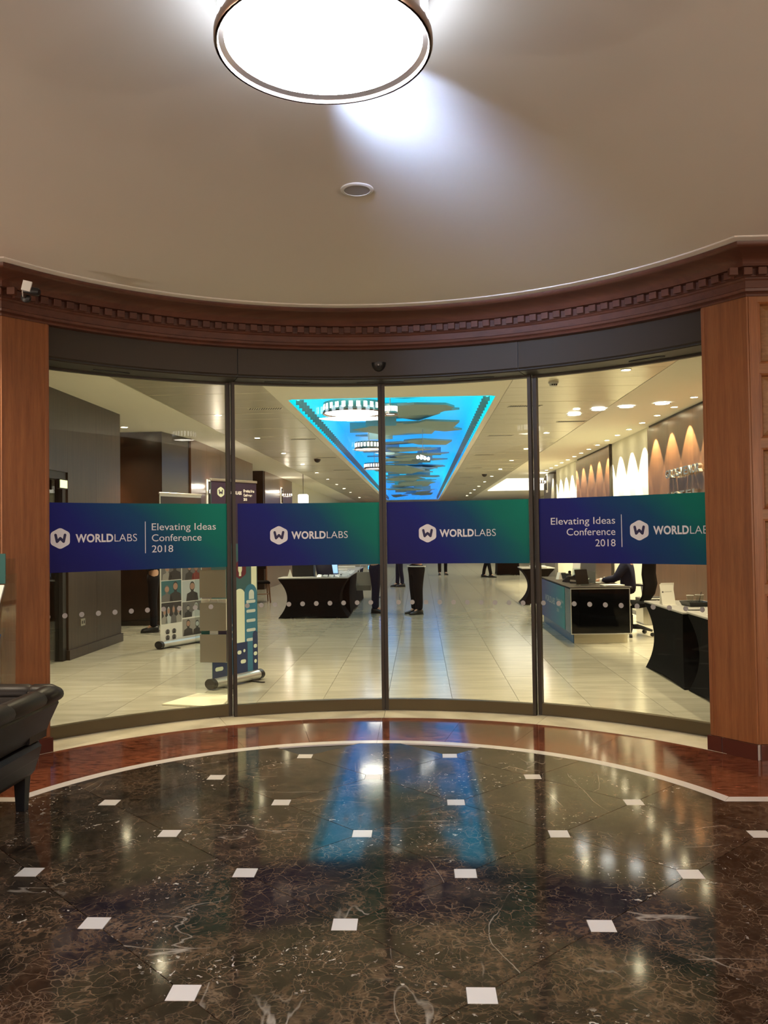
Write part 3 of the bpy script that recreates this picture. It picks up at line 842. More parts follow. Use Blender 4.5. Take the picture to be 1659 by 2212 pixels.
# ------------------------------------------------------------------ hall shell
HC = 3.36
hceil = struct('ceiling.001', 'hall ceiling of pale metal strips and cream plaster around a long blue lit coffer', 'ceiling')
CX0, CX1, CY0, CY1 = -1.72, 1.0, 11.3, 46.0
def slab(name, mat, x0, x1, y0, y1, z0=HC, z1=HC + .12, par=hceil): return MB().box(x0, x1, y0, y1, z0, z1).build(name, mat, par)
slab('plaster_border', 'plaster_hall', -1.90, 1.14, 6.9, CY0)
slab('plaster_border', 'plaster_hall', -1.90, CX0, CY0, 50); slab('plaster_border', 'plaster_hall', CX1, 1.14, CY0, 50)
slab('plaster_border', 'plaster_hall', -1.72, 1.0, CY1, 50)
slab('plaster_margin', 'plaster_hall', -7.3, -3.505, 5.9, 50, HC - .002); slab('plaster_margin', 'plaster_hall', 2.815, 6.6, 5.9, 50, HC - .002)
slab('ceiling_void', 'grout', -3.5, -1.9, 6.4, 50, HC + .03); slab('ceiling_void', 'grout', 1.14, 2.82, 6.4, 50, HC + .03)
for (xa, xb) in ((-3.50, -1.905), (1.145, 2.81)):
    src = None
    for k in range(72):
        y = 6.5 + .6 * k
        if src is None:
            src = MB().loft([[(xa, 0, .03), (xb, 0, .03), (xb, .597, .03), (xa, .597, .03)], [(xa, .001, .004), (xb, .001, .004), (xb, .596, .004), (xa, .596, .004)], [(xa + .004, .005, 0), (xb - .004, .005, 0), (xb - .004, .592, 0), (xa + .004, .592, 0)]]).build('metal_strip', 'metal_ceiling', hceil); o = src
        else: o = inst(src, hceil)
        o.location = (0, y, HC); o.rotation_euler = (random.uniform(-.0012, .0012), random.uniform(-.0008, .0008), 0)
# coffer: side faces, glowing top, fins, cove strips
slab('coffer_side', 'coffer_glow', CX0 - .04, CX0, CY0, CY1, HC, 3.95); slab('coffer_side', 'coffer_glow', CX1, CX1 + .04, CY0, CY1, HC, 3.95)
slab('coffer_side', 'coffer_glow', CX0, CX1, CY0 - .04, CY0, HC, 3.95); slab('coffer_side', 'coffer_glow', CX0, CX1, CY1, CY1 + .04, HC, 3.95)
slab('coffer_membrane', 'coffer_glow', CX0, CX1, CY0, CY1, 3.93, 3.96)
for s_, x in ((1, CX0), (-1, CX1)):
    fs = None
    for k in range(110):
        y = 11.75 + .31 * k
        if y > CY1 - .1: break
        if fs is None:
            fs = MB().prism([(-.0, 0), (.07, 0), (.07, .02), (0, .02)], -.0, .13).build('fin', 'fin', hceil); o = fs
        else: o = inst(fs, hceil)
        o.location = (x, y, HC + .004); o.rotation_euler = (0, 0, 0 if s_ > 0 else pi)
# cove light strip along the near edge
MB().box(CX0 + .02, CX1 - .02, CY0 + .03, CY0 + .06, 3.42, 3.47).build('cove_strip', 'led_cyan', hceil)
MB().box(CX0 + .02, CX0 + .05, CY0 + .03, CY0 + .5, 3.42, 3.47).build('cove_strip', 'led_cyan', hceil)
MB().box(CX1 - .05, CX1 - .02, CY0 + .03, CY0 + .5, 3.42, 3.47).build('cove_strip', 'led_cyan', hceil)
# hanging baffles: pointed boards of different outlines
rb = random.Random(4)
y = CY0 + .25; k = 0
while y < 44:
    w_ = rb.uniform(.8, 1.75); dpt = rb.uniform(.5, 1.25); pt = rb.uniform(.25, .7); side = rb.choice((-1, 1))
    xc = rb.uniform(CX0 + .15 + w_ / 2, CX1 - .15 - w_ / 2) if w_ < 2.3 else -.36
    x0, x1 = xc - w_ / 2, xc + w_ / 2
    tip = x1 if side > 0 else x0; tail = x0 if side > 0 else x1
    poly = [(tail, y), (xc + side * w_ * .1, y - .04), (tip - side * pt * .5, y + dpt * .2), (tip, y + dpt * rb.uniform(.3, .7)), (tip - side * pt, y + dpt), (tail + side * .1, y + dpt * .8)]
    if side < 0: poly = poly[::-1]
    z = rb.uniform(3.44, 3.70)
    M_ = Matrix.Translation((xc, y, z)) @ Euler((rb.uniform(-.10, .10), rb.uniform(-.07, .07), 0)).to_matrix().to_4x4() @ Matrix.Translation((-xc, -y, 0))
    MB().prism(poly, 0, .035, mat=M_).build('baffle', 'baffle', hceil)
    if rb.random() < .4:      # upright board hung beside it
        xb_ = rb.uniform(CX0 + .3, CX1 - 1.0)
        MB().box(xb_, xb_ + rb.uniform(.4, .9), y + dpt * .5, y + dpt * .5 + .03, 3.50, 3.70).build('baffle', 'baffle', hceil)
    y += rb.uniform(.42, .72); k += 1

# left side of the hall
def panel_wall(st, mat, x0, x1, y0, y1, z0, z1, along, step, name='wood_panel', gap=.003):
    a, b = (x0, x1) if along == 'x' else (y0, y1)
    n = max(1, round((b - a) / step)); s_ = (b - a) / n
    for k in range(n):
        q0, q1 = a + k * s_ + gap / 2, a + (k + 1) * s_ - gap / 2
        MB().box(*((q0, q1, y0, y1) if along == 'x' else (x0, x1, q0, q1)), z0, z1).build(name, mat, st)
wA = struct('wall_north_west', 'brown veneer wall block at the left of the hall, with a power socket', 'wall')
panel_wall(wA, 'walnut', -4.70, -4.43, 10.42, 12.28, .12, HC, 'y', .93)
slab('skirting', 'walnut', -4.72, -4.405, 10.40, 12.30, 0, .12, wA)
slab('wall_core', 'walnut_dark', -7.0, -4.70, 10.42, 12.27, 0, HC, wA)
slab('wood_panel', 'walnut', -4.70, -4.43, 6.3, 9.15, 0, HC, wA); slab('wood_panel', 'walnut', -4.70, -4.43, 9.15, 10.42, 2.36, HC, wA)
so = thing('power_socket', 'small double power socket low on the brown veneer wall', 'socket', (-4.43, 10.86, .43))
MB().bbox(-.003, .010, -.07, .07, -.045, .045, .003).build('face_plate', 'steel', so); MB().box(.010, .012, -.045, -.015, -.02, .02).build('outlet', 'black_plastic', so); MB().box(.010, .012, .015, .045, -.02, .02).build('outlet', 'black_plastic', so)
dA = struct('door_5', 'dark framed glass door in the left veneer wall under a lit exit sign', 'door')
slab('frame', 'bronze_black', -4.56, -4.45, 9.17, 9.25, 0, 2.36, dA); slab('frame', 'bronze_black', -4.56, -4.45, 10.30, 10.40, 0, 2.36, dA); slab('frame', 'bronze_black', -4.56, -4.45, 9.25, 10.30, 2.26, 2.36, dA)
slab('glass_pane', 'glass', -4.51, -4.50, 9.25, 10.30, 0.02, 2.26, dA); slab('wall_sheet', 'walnut_dark', -6.3, -6.2, 6.3, 10.42, 0, HC, wA)
ex = thing('exit_sign', 'small yellow green lit exit sign beside the left glass door', 'sign', (-4.40, 10.20, 2.20))
MB().bbox(-.03, .01, -.12, .12, -.06, .06, .004).build('case', 'black_plastic', ex); MB().box(.0102, .013, -.105, .105, -.048, .048).build('panel', 'exit_glow', ex)
wB = struct('wall_north', 'very dark glossy wood wall facing the entrance at the left recess', 'wall')
panel_wall(wB, 'walnut_dark', -7.2, -4.46, 14.40, 14.55, .08, HC, 'x', .9); slab('skirting', 'walnut_dark', -7.2, -4.46, 14.37, 14.40, 0, .08, wB)
MB().prism([(-4.46, 14.40), (-4.28, 15.5), (-4.6, 15.5), (-4.6, 14.45)], 0, HC).build('wood_panel', 'walnut_dark', wB)
slab('wall_core', 'walnut_dark', -7.25, -7.0, 6.2, 14.5, 0, HC, wB)
wC = struct('wall_north_west.001', 'reddish brown glossy veneer pier behind the roller banners', 'wall')
panel_wall(wC, 'walnut_red', -4.6, -4.25, 15.5, 21.3, .1, HC, 'y', 1.16); slab('skirting', 'walnut_red', -4.6, -4.24, 15.5, 21.3, 0, .1, wC)
wD = struct('wall_north_west.002', 'brown veneer pier beyond the wooden chair at the left', 'wall')
panel_wall(wD, 'walnut_dark', -5.4, -4.42, 23.65, 23.8, 0, HC, 'x', .5); panel_wall(wD, 'walnut_red', -4.72, -4.40, 23.8, 28.9, 0, HC, 'y', 1.27)
slab('wood_panel', 'walnut_dark', -5.45, -5.35, 21.3, 23.7, 0, HC, wD)
wE = struct('wall_far_left', 'cream wall with grey doors at the far left of the hall', 'wall')
slab('wall_sheet', 'wall_cream', -4.6, -4.40, 28.9, 50, 0, HC, wE)
slab('door_panel', 'wall_grey', -4.42, -4.36, 32.5, 35.2, 0, 2.6, wE); slab('door_panel', 'walnut_red', -4.42, -4.36, 39.5, 42, 0, 2.3, wE)
wF = struct('wall_far', 'plain cream end wall far down the hall', 'wall')
slab('wall_sheet', 'wall_cream', -7, 7, 50, 50.2, 0, HC + .1, wF)
# right side
wG = struct('wall_east_hall', 'copper brown veneer wall panel carrying chrome letters at the right of the hall', 'wall')
panel_wall(wG, 'copper_veneer', 4.03, 4.20, 6.3, 14.98, .1, HC - .05, 'y', 1.24); slab('shadow_gap', 'bronze_black', 4.06, 4.2, 6.3, 14.98, HC - .05, HC, wG); slab('skirting', 'copper_veneer', 4.02, 4.2, 6.3, 14.98, 0, .1, wG)
wH = struct('wall_east_hall.001', 'cream wall panel washed by scallops of light behind the reception desk', 'wall')
slab('wall_sheet', 'wall_cream', 4.08, 4.25, 14.98, 17.93, 0, HC, wH)
wI = struct('wall_east_hall.002', 'copper brown veneer panel with scallops of light and a dark screen', 'wall')
panel_wall(wI, 'copper_veneer', 4.03, 4.2, 17.96, 21.75, .1, HC - .05, 'y', 1.26); slab('edge_strip', 'walnut_dark', 4.02, 4.2, 17.93, 17.96, 0, HC, wI); slab('shadow_gap', 'bronze_black', 4.06, 4.2, 17.96, 21.75, HC - .05, HC, wI)
wJ = struct('wall_east_hall.003', 'farther cream wall panel washed by scallops of light', 'wall')
slab('wall_sheet', 'wall_cream', 4.08, 4.25, 21.75, 25.2, 0, HC, wJ)
wK = struct('wall_far_right', 'grey and cream walls of the far right recess', 'wall')
slab('wall_sheet', 'wall_grey', 4.0, 4.25, 25.2, 27.2, 0, HC - .12, wK); slab('wall_sheet', 'wall_cream', 6.4, 6.6, 27.2, 50, 0, HC, wK); slab('wall_sheet', 'wall_cream', 4.1, 6.6, 27.2, 27.4, 0, HC, wK)
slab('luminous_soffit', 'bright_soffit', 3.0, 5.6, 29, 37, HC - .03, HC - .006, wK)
sc = thing('wall_screen', 'dark flat screen on the copper veneer panel', 'screen', (4.0, 19.4, 1.6))
MB().bbox(-.03, .03, -.75, .75, -.35, .52, .01).build('case', 'black_plastic', sc); MB().box(-.033, -.0302, -.72, .72, -.32, .49).build('display', 'black_gloss', sc)
# chrome letters on the wall
def letters(name, label, txt, y_far, y_near, z, cap, gap):
    t = thing(name, label, 'sign', (3.98, (y_far + y_near) / 2, z))
    adv = (y_far - y_near) / len(txt)
    for i, ch in enumerate(txt):
        vs, fs = fit_text(ch, cap, adv * gap, .004)
        yb = y_far - i * adv - (y_far + y_near) / 2
        b = MB(); n = len(vs)
        front = [(-.02, yb - x, yy) for x, yy in vs]; back = [(.03, yb - x, yy) for x, yy in vs]
        b.v = front + back
        ed = {}
        for f in fs:
            for p, q in zip(f, f[1:] + f[:1]): ed[(p, q)] = ed.get((p, q), 0) + 1
        b.f = list(fs) + [tuple(q + n for q in reversed(f)) for f in fs] + [(p, q, q + n, p + n) for (p, q) in ed if (q, p) not in ed]
        b.build('letter', 'chrome', t)
    return t
letters('wall_lettering', 'upper row of chrome letters on the copper veneer wall', 'GROSVENOR', 13.70, 12.02, 2.355, .125, .86)
letters('wall_lettering', 'lower row of chrome letters just above the right decal', 'HOTEL', 13.60, 12.08, 2.02, .10, .80)

# ------------------------------------------------------------------ hall light fittings
LD = {}
def spot_data(name, w, ang, blend, col, size=.03):
    l = bpy.data.lights.new(name, 'SPOT'); l.energy = w; l.spot_size = rad(ang); l.spot_blend = blend; l.color = col; l.shadow_soft_size = size
    return l
LD['down'] = spot_data('downlight_lamp', P_DOWN, 124, 1.0, WARM, .05)
LD['wash'] = spot_data('washer_lamp', P_WASH, 68, .22, (1, .84, .55), .012)
LD['front'] = spot_data('downlight_lamp', 190, 125, .8, WARM, .05)  # for the unseen fill downlights added behind the header
LD['disc'] = spot_data('disc_lamp', 25, 150, .9, (1, .95, .85), .08)
def downlight(label, x, y, r, group, kind, glow='downlight_glow', z=HC):
    t = thing('downlight', label, 'downlight', (x, y, z), 0, group)
    key = 'dl%s%s' % (r, glow)
    if key not in SHARE:
        a = MB().lathe([(r * 1.18, -.001), (r * 1.18, -.006), (r * 1.02, -.009), (r, -.004), (r, -.001)], 24, caps=False).build('trim_ring', 'white_plastic', t, True)
        b = MB().lathe([(.0005, -.0035), (r, -.0035)], 24, caps=False).build('lens', glow, t)
        SHARE[key] = (a, b)
    else:
        for q in SHARE[key]: inst(q, t)
    if kind:
        lo = bpy.data.objects.new(kind + '_lamp', LD[kind]); COL.objects.link(lo); lo.parent = t; lo.location = (0, 0, -.02)
        if kind == 'wash': lo.rotation_euler = (0, rad(-6), 0)
    return t
for i, y in enumerate([9.6, 12.55, 15.6, 18.65, 21.7, 24.7, 27.7, 30.7, 33.7, 36.8, 42.2]):
    downlight('%s recessed downlight from the doors in the left row of the metal strip ceiling' % ORD[i], -3.02, y, .052, 'left row of hall downlights', 'down')
for i, y in enumerate([9.63, 12.66, 15.66, 18.65, 21.6, 24.6, 27.6, 30.6, 33.6, 36.3, 39.1, 42.0]):
    downlight('%s recessed downlight from the doors in the right row of the metal strip ceiling' % ORD[i], 2.37, y, .052, 'right row of hall downlights', 'down')
for i in range(17):
    y = 10.84 + .904 * i
    downlight('%s small wall washer downlight from the doors along the right wall' % ORD[i], 3.81, y, .048, 'wall washer downlights along the right wall', 'wash')
downlight('downlight in the plaster above the dark wood recess at the left', -4.87, 13.7, .055, None, 'down')
for i, (x, y) in enumerate([(2.43, 13.19), (2.70, 12.69), (3.06, 12.46), (3.51, 12.21)]):  # glowing discs put in for lamp reflections in the glass
    downlight(['small white disc light closest to the right sliding door post', 'white disc light on the metal strips by the plaster edge', 'white disc light on the plaster just past the metal strips', 'white disc light closest to the copper veneer wall'][i], x, y, .10, 'arc of white disc lights', None, 'disc_glow', HC - .012)
for x_, y_, w_ in ((-3.9, 7.7, 'left'), (3.5, 7.2, 'right')):  # unseen downlights added to brighten the hall ceiling at the sides
    downlight('hall downlight hidden behind the %s pilaster' % w_, x_, y_, .052, 'downlights tucked behind the door header', 'down')
for i, t_ in enumerate((-34, -12, 12, 34)):  # unseen downlights added to light the sill and nearest hall floor
    downlight('hall downlight just behind the door header, %s along its curve' % ORD[i].replace('nearest', 'first'), *pol(4.15, t_), .052, 'downlights tucked behind the door header', 'front')
downlight('white disc light above the left glass door wall', -4.35, 10.6, .07, None, None, 'disc_glow', 2.72) if False else None

def reflected_drum(label, x, y, zb, r, group):  # added drums stand in for rotunda lamps reflected in the glass
    return drum_lamp('pendant_lamp', label, x, y, zb, r, zb + .16, 'lamp_rot', 'lamp_window', 26, group)
for lb, x, y, zb, r in (('largest white drum lamp hanging in the front of the blue coffer', -.93, 12.0, 3.25, .44),
                        ('small white drum lamp at the front of the blue coffer right of the centre post', -.42, 12.6, 3.31, .12),
                        ('white drum lamp in the blue coffer, second behind the largest', -1.0, 16.9, 3.22, .30),
                        ('white drum lamp in the blue coffer, third behind the largest', -1.17, 22.0, 3.22, .28)):
    t = reflected_drum(lb, x, y, zb, r, 'drum lamps in the blue coffer')
    MB().tube([(0, 0, .16), (0, 0, 3.93 - zb)], .008, 8).build('rod', 'bronze_lamp', t, True)
cl = thing('spot_cluster', 'slanting row of four small white bulbs hanging in the blue coffer', 'lamp', (.08, 16.6, 3.0))  # bulbs and bar added in place of small reflections in the glass
MB().tube([(-.06, -.25, .06), (.06, .25, .06)], .012, 8).build('bar', 'bronze_lamp', cl, True)
MB().tube([(0, 0, .06), (0, 0, .93)], .006, 6).build('rod', 'bronze_lamp', cl, True)
for k in range(4):
    MB().lathe([(.0005, -.02), (.022, -.012), (.03, .01), (.02, .04), (.0005, .05)], 14, c=(-.10 + .07 * k, -.2 + .13 * k, 0)).build('bulb', 'disc_glow', cl, True)
sconce('drum wall sconce on the reddish veneer pier behind the roller banner', -4.24, 16.75, 2.37, rad(90))  # these three sconces are put in for sconce reflections in the glass
sconce('drum wall sconce on the brown pier above the wooden chair', -4.39, 26.6, 2.75, rad(90))
sconce('drum wall sconce beside the right door post beyond the wall panels', 3.99, 26.5, 3.02, rad(-90))
la = thing('hanging_lantern', 'white box lantern hanging before the far left cream wall', 'lamp', (-3.5, 25.2, 2.62))
MB().bbox(-.14, .14, -.14, .14, -.13, .12, .02).build('shade', 'lantern_glow', la); MB().tube([(0, 0, .12), (0, 0, HC - 2.62)], .008, 8).build('rod', 'bronze', la, True)
# air vents and detectors on the ceiling
def vent(label, x, y, wx=.5, wy=.16):
    t = thing('air_vent', label, 'vent', (x, y, HC), 0, 'ceiling air vents')
    MB().box(-wx / 2, wx / 2, -wy / 2, wy / 2, -.004, .0).build('frame', 'plaster_hall', t)
    s0 = None; n = int(wx / .035)
    for k in range(n):
        if s0 is None: s0 = MB().box(-.007, .007, -wy / 2 + .015, wy / 2 - .015, -.0075, -.0042).build('slot', 'vent_dark', t); o = s0
        else: o = inst(s0, t)
        o.location = (-wx / 2 + .03 + k * (wx - .06) / (n - 1), 0, 0); o.rotation_euler = (0, 0, .35)
for i, y in enumerate([12.0, 15.95, 19.9, 23.9, 27.9]): vent('%s ceiling air vent from the doors left of the blue coffer' % ORD[i], -2.2, y)
for i, y in enumerate([12.25, 15.95, 19.9, 23.9, 27.9, 31.9]): vent('%s ceiling air vent from the doors right of the blue coffer' % ORD[i], 1.55, y)
vent('short ceiling air vent near the white disc lights', 2.55, 14.1, .5, .14)
sd = thing('smoke_detector', 'white smoke detector on the hall ceiling at the right', 'detector', (1.66, 10.33, HC))
MB().lathe([(.062, 0), (.062, -.02), (.05, -.028), (.045, -.05), (.03, -.058), (.0005, -.058)], 24, caps=False).build('housing', 'white_plastic', sd, True)
for k in range(3): MB().box(-.03 + .025 * k, -.015 + .025 * k, -.056, -.046, -.05, -.034).build('slot', 'vent_dark', sd)
for lb, x, y in (('black dome camera on the ceiling left of the blue coffer', -2.45, 20.2), ('black dome camera on the ceiling right of the blue coffer', 2.05, 26.5)):
    t = thing('dome_camera', lb, 'camera', (x, y, HC)); MB().lathe([(.08, 0), (.08, -.03), (.06, -.07), (.03, -.09), (.0005, -.095)], 20, caps=False).build('housing', 'black_plastic', t, True)
    MB().lathe([(.09, 0), (.09, -.012)], 20, caps=False).build('rim', 'white_plastic', t, True)

# ------------------------------------------------------------------ people
def skin_mesh(name, nodes, edges, mat, parent, levels=2, root=0):
    """one smooth surface grown round a skeleton: nodes = [(x, y, z, rx, ry)]"""
    me = bpy.data.meshes.new(name); me.from_pydata([n[:3] for n in nodes], edges, [])
    o = bpy.data.objects.new(name, me); COL.objects.link(o)
    sk = o.modifiers.new('skin', 'SKIN'); sk.use_smooth_shade = True
    for i, n in enumerate(nodes):
        v = me.skin_vertices[0].data[i]; v.radius = (n[3], n[4] if len(n) > 4 else n[3]); v.use_root = (i == root)
    ss = o.modifiers.new('sub', 'SUBSURF'); ss.levels = levels; ss.render_levels = levels
    dg = bpy.context.evaluated_depsgraph_get(); dg.update()
    m2 = bpy.data.meshes.new_from_object(o.evaluated_get(dg))
    bpy.data.objects.remove(o); bpy.data.meshes.remove(me)
    m2.name = name; m2.materials.clear()
    return link_mesh(name, m2, mat, parent, True)
def shoe(parent, x, y, ang, mat='shoe_black', L_=.28):
    """loft along the sole, toe towards -Y before turning by ang"""
    M_ = Matrix.Translation((x, y, 0)) @ Matrix.Rotation(ang, 4, 'Z')
    rg = []
    for t, w, hh in ((-.08, .028, .075), (-.07, .037, .10), (-.02, .040, .11), (.04, .041, .095), (.09, .047, .065), (.14, .047, .052), (.18, .038, .042), (.197, .02, .03)):
        rg.append([(w * cos(a), -t, .002 + hh * (.5 + .5 * sin(a)) if sin(a) > -.5 else .002) for a in [2 * pi * k / 14 for k in range(14)]])
    s_ = MB().loft(rg, mat=M_).build('shoe', mat, parent, True)
    MB().loft([[(w * 1.06 * cx, -t, z) for t, w, cx in ((-.085, .03, -1), (-.085, .03, 1), (.02, .042, 1), (.12, .049, 1), (.2, .022, 1), (.2, .022, -1), (.12, .049, -1), (.02, .042, -1))] for z in (.0, .014)], mat=M_).build('sole', 'black_plastic', s_)
def hand(nodes, edges, wi, wx, wy, wz, dx, dy, dz, side):
    """append a palm and five fingers to a skeleton at wrist node wi; d = pointing direction, side = +-1 thumb side"""
    d = Vector((dx, dy, dz)).normalized(); up = Vector((0, 0, 1)) if abs(d.z) < .8 else Vector((0, -1, 0))
    s = d.cross(up).normalized() * side; n = s.cross(d).normalized()
    if n.z < 0: n = -n
    p = Vector((wx, wy, wz))
    def add(q, r, prev):
        nodes.append((q.x, q.y, q.z, r, r)); edges.append((prev, len(nodes) - 1)); return len(nodes) - 1
    pm = add(p + d * .05, .024, wi)
    for off, ln in ((-.028, .055), (-.010, .072), (.010, .078), (.028, .068)):
        b = add(p + d * .085 + s * off, .0095, pm)
        m = add(p + d * (.085 + ln * .55) + s * off * 1.15 - n * .004, .0088, b)
        add(p + d * (.085 + ln) + s * off * 1.15 - n * .022, .0075, m)
    b = add(p + d * .035 + s * .034, .011, wi); add(p + d * .075 + s * .055 - n * .01, .009, b)
def person(label, x, y, rz, trousers='trouser_black', jacket='jacket_black', stance=.0, step=.0, h=1.0, gap=.10, toe=.12, group=None, bulk=1.0):
    t = thing('person', label, 'person', (x, y, 0), rz, group)
    g = gap
    # body: one continuous surface, pelvis first
    nodes = [(0, 0, .96, .13, .10), (0, .01, 1.12, .12, .085), (0, .015, 1.30, .14, .095), (0, .01, 1.43, .11, .08), (0, 0, 1.50, .05, .05), (0, -.015, 1.57, .072, .085), (0, -.02, 1.65, .078, .098), (0, -.012, 1.72, .062, .08)]
    edges = [(0, 1), (1, 2), (2, 3), (3, 4), (4, 5), (5, 6), (6, 7)]
    legs = []
    for s, st in ((1, step), (-1, -step)):
        b = len(nodes)
        nodes += [(s * g, 0, .86, .078, .078), (s * g * 1.02, st * .45 - .012, .49, .052, .055), (s * g, st, .10, .036, .036), (s * g, st - .09, .045, .035, .028)]
        edges += [(0, b), (b, b + 1), (b + 1, b + 2), (b + 2, b + 3)]
        a = len(nodes)
        nodes += [(s * .17, .01, 1.40, .058, .058), (s * .235, .05, 1.15, .042, .042), (s * .13, -.17, 1.10, .027, .027)]
        edges += [(3, a), (a, a + 1), (a + 1, a + 2)]
        hand(nodes, edges, a + 2, s * .13, -.17, 1.10, -s * .8, -.45, .05, -s)
    skin_mesh('body', nodes, edges, 'skin', t)
    tn = [(0, .0, .97, .155, .118), (0, .0, .90, .15, .12)]; te = [(0, 1)]
    for s, st in ((1, step), (-1, -step)):
        b = len(tn)
        tn += [(s * g, .0, .78, .092, .095), (s * g * 1.02, st * .45 - .012, .49, .071, .074), (s * g, st * .8 + .004, .26, .062, .066), (s * g, st, .07, .058, .066)]
        te += [(1, b), (b, b + 1), (b + 1, b + 2), (b + 2, b + 3)]
    skin_mesh('trousers', [(a_[0], a_[1], a_[2], a_[3] * bulk, a_[4] * bulk) for a_ in tn], te, trousers, t)
    jn = [(0, .005, .93, .172, .13), (0, .01, 1.12, .155, .115), (0, .018, 1.32, .168, .118), (0, .01, 1.45, .09, .08)]; je = [(0, 1), (1, 2), (2, 3)]
    for s in (1, -1):
        b = len(jn); jn += [(s * .19, .012, 1.40, .075, .075), (s * .24, .05, 1.15, .056, .056), (s * .15, -.15, 1.10, .044, .044)]; je += [(2, b), (b, b + 1), (b + 1, b + 2)]
    skin_mesh('jacket', [(a_[0], a_[1], a_[2], a_[3] * bulk, a_[4] * bulk) for a_ in jn], je, jacket, t)
    if bulk > 1.2: MB().lathe([(.160, .895), (.166, .90), (.166, .912), (.160, .917)], 28, caps=False, mat=Matrix.Diagonal((1.04 * bulk, .80 * bulk, 1, 1))).build('shirt_hem', 'shirt_white', t, True)
    MB().lathe([(.0005, .125), (.05, .115), (.086, .07), (.098, .02), (.094, -.02)], 18, c=(0, 0, 0), caps=False, mat=Matrix.Translation((0, .004, 1.665)) @ Matrix.Diagonal((.86, 1.06, 1, 1))).build('hair', 'hair_dark', t, True)
    for s in (1, -1):
        MB().lathe([(.0005, .006), (.008, .004), (.010, 0), (.0005, -.004)], 10, mat=Matrix.Translation((s * .031, -.112, 1.655)) @ Matrix.Rotation(pi / 2, 4, 'X')).build('eye', 'shirt_white', t, True)
        shoe(t, s * g, step * s, s * toe)
    MB().loft([[(-.012, -.105, 1.60), (.012, -.105, 1.60), (0, -.135, 1.605)], [(-.006, -.108, 1.65), (.006, -.108, 1.65), (0, -.115, 1.65)]]).build('nose', 'skin', t, True)
    return t
person('person in dark clothes behind the centre door post, shoes pointing right', -.88, 16.30, rad(90) , 'trouser_navy', 'jacket_black', gap=.09, toe=.2, bulk=1.2)
person('person in black trousers and jacket standing right of the centre post', -.08, 15.98, rad(-66), gap=.095, toe=.12, bulk=1.3)
person('person in dark blue trousers partly behind the one in black', -.60, 24.1, rad(-80), 'trouser_navy', 'jacket_navy', step=.06, toe=.1)
person('far person in black trousers standing alone on the aisle', .80, 30.6, rad(8), gap=.11, toe=.2)
person('far person in black with one leg ahead, nearest the dark tables', 2.25, 28.6, rad(70), step=.16, toe=.1)
person('person in black at the dark recess left of the photo banner', -4.32, 13.45, rad(-75), gap=.085)

# ------------------------------------------------------------------ stretch covered tables
def stretch_table(name, label, x0, x1, y0, y1, hgt=.735, ends=.18, sides=.05, top='grey_top', group=None, rz=0, loc=None):
    cx, cy = (x0 + x1) / 2, (y0 + y1) / 2
    t = thing(name, label, 'table', (cx, cy, 0), rz, group)
    hx, hy = (x1 - x0) / 2, (y1 - y0) / 2
    longx = hx > hy
    ix, iy = (ends, sides) if longx else (sides, ends)
    rg = []
    nz = 14
    for k in range(nz + 1):
        u = k / nz; z = hgt * u
        bow = sin(pi * min(1, max(0, (u - .02) / .94))) ** .8 if 0 < u < .96 else 0
        ring = []
        for (ax, ay, bx_, by_) in ((-1, -1, 1, -1), (1, -1, 1, 1), (1, 1, -1, 1), (-1, 1, -1, -1)):
            for q in range(6):
                f_ = q / 6; sx = ax + (bx_ - ax) * f_; sy = ay + (by_ - ay) * f_
                lift = .03 * sin(pi * f_) if k == 0 else 0
                mid = .55 + .45 * abs(2 * f_ - 1)
                ring.append((sx * (hx - ix * bow), sy * (hy - iy * bow), z + lift))
        rg.append(ring)
    MB().loft(rg, caps=False).build('stretch_cover', 'black_cloth', t, True)
    MB().bbox(-hx - .004, hx + .004, -hy - .004, hy + .004, hgt - .012, hgt + .006, .005).build('table_top', top, t)
    lg = None
    for sx in (1, -1):
        for sy in (1, -1):
            if lg is None: lg = MB().tube([(0, 0, 0.001), (0, 0, hgt - .02)], .014, 8).build('leg', 'steel', t, True); o = lg
            else: o = inst(lg, t)
            o.location = (sx * (hx - ix - .06), sy * (hy - iy - .06), 0)
    return t
stretch_table('stretch_table', 'black stretch cover table with leaflet, tray and glasses near the right door', 2.50, 3.14, 8.18, 9.56, group='black stretch tables')
stretch_table('stretch_table', 'nearest black stretch cover table, cut by the right pilaster', 2.53, 3.14, 6.72, 8.15, .745, group='black stretch tables')
stretch_table('stretch_table', 'black stretch cover table across the left aisle with laptops and badges', -2.62, -1.33, 15.36, 16.02, group='black stretch tables', ends=.16)
stretch_table('stretch_table', 'black covered table behind the one across the aisle, badges on it', -2.0, -1.34, 16.06, 17.9, group='black stretch tables', ends=.04, sides=.03)
stretch_table('stretch_table', 'farther black covered table in line behind the badge table', -2.0, -1.36, 18.0, 20.0, .74, group='black stretch tables', ends=.03, sides=.02)
stretch_table('stretch_table', 'black stretch table with a white tray beside the right door post', 2.12, 2.80, 17.7, 18.5, .76, ends=.2, sides=.18, group='black stretch tables')
stretch_table('stretch_table', 'far black covered table on the right of the aisle', 2.7, 3.5, 29.9, 30.8, .75, ends=.02, sides=.02, top='black_cloth', group='black stretch tables')
tr = thing('white_tray', 'white tray lying on the stretch table by the right post', 'tray', (2.5, 18.05, .767)); MB().bbox(-.16, .16, -.2, .2, 0, .03, .008).build('plate', 'paper', tr)
ba = thing('table_base_strip', 'white floor strip at the foot of the table by the right post', 'strip', (2.52, 17.62, 0)); MB().bbox(-.25, .25, -.03, .03, 0, .03, .006).build('bar', 'paper', ba)

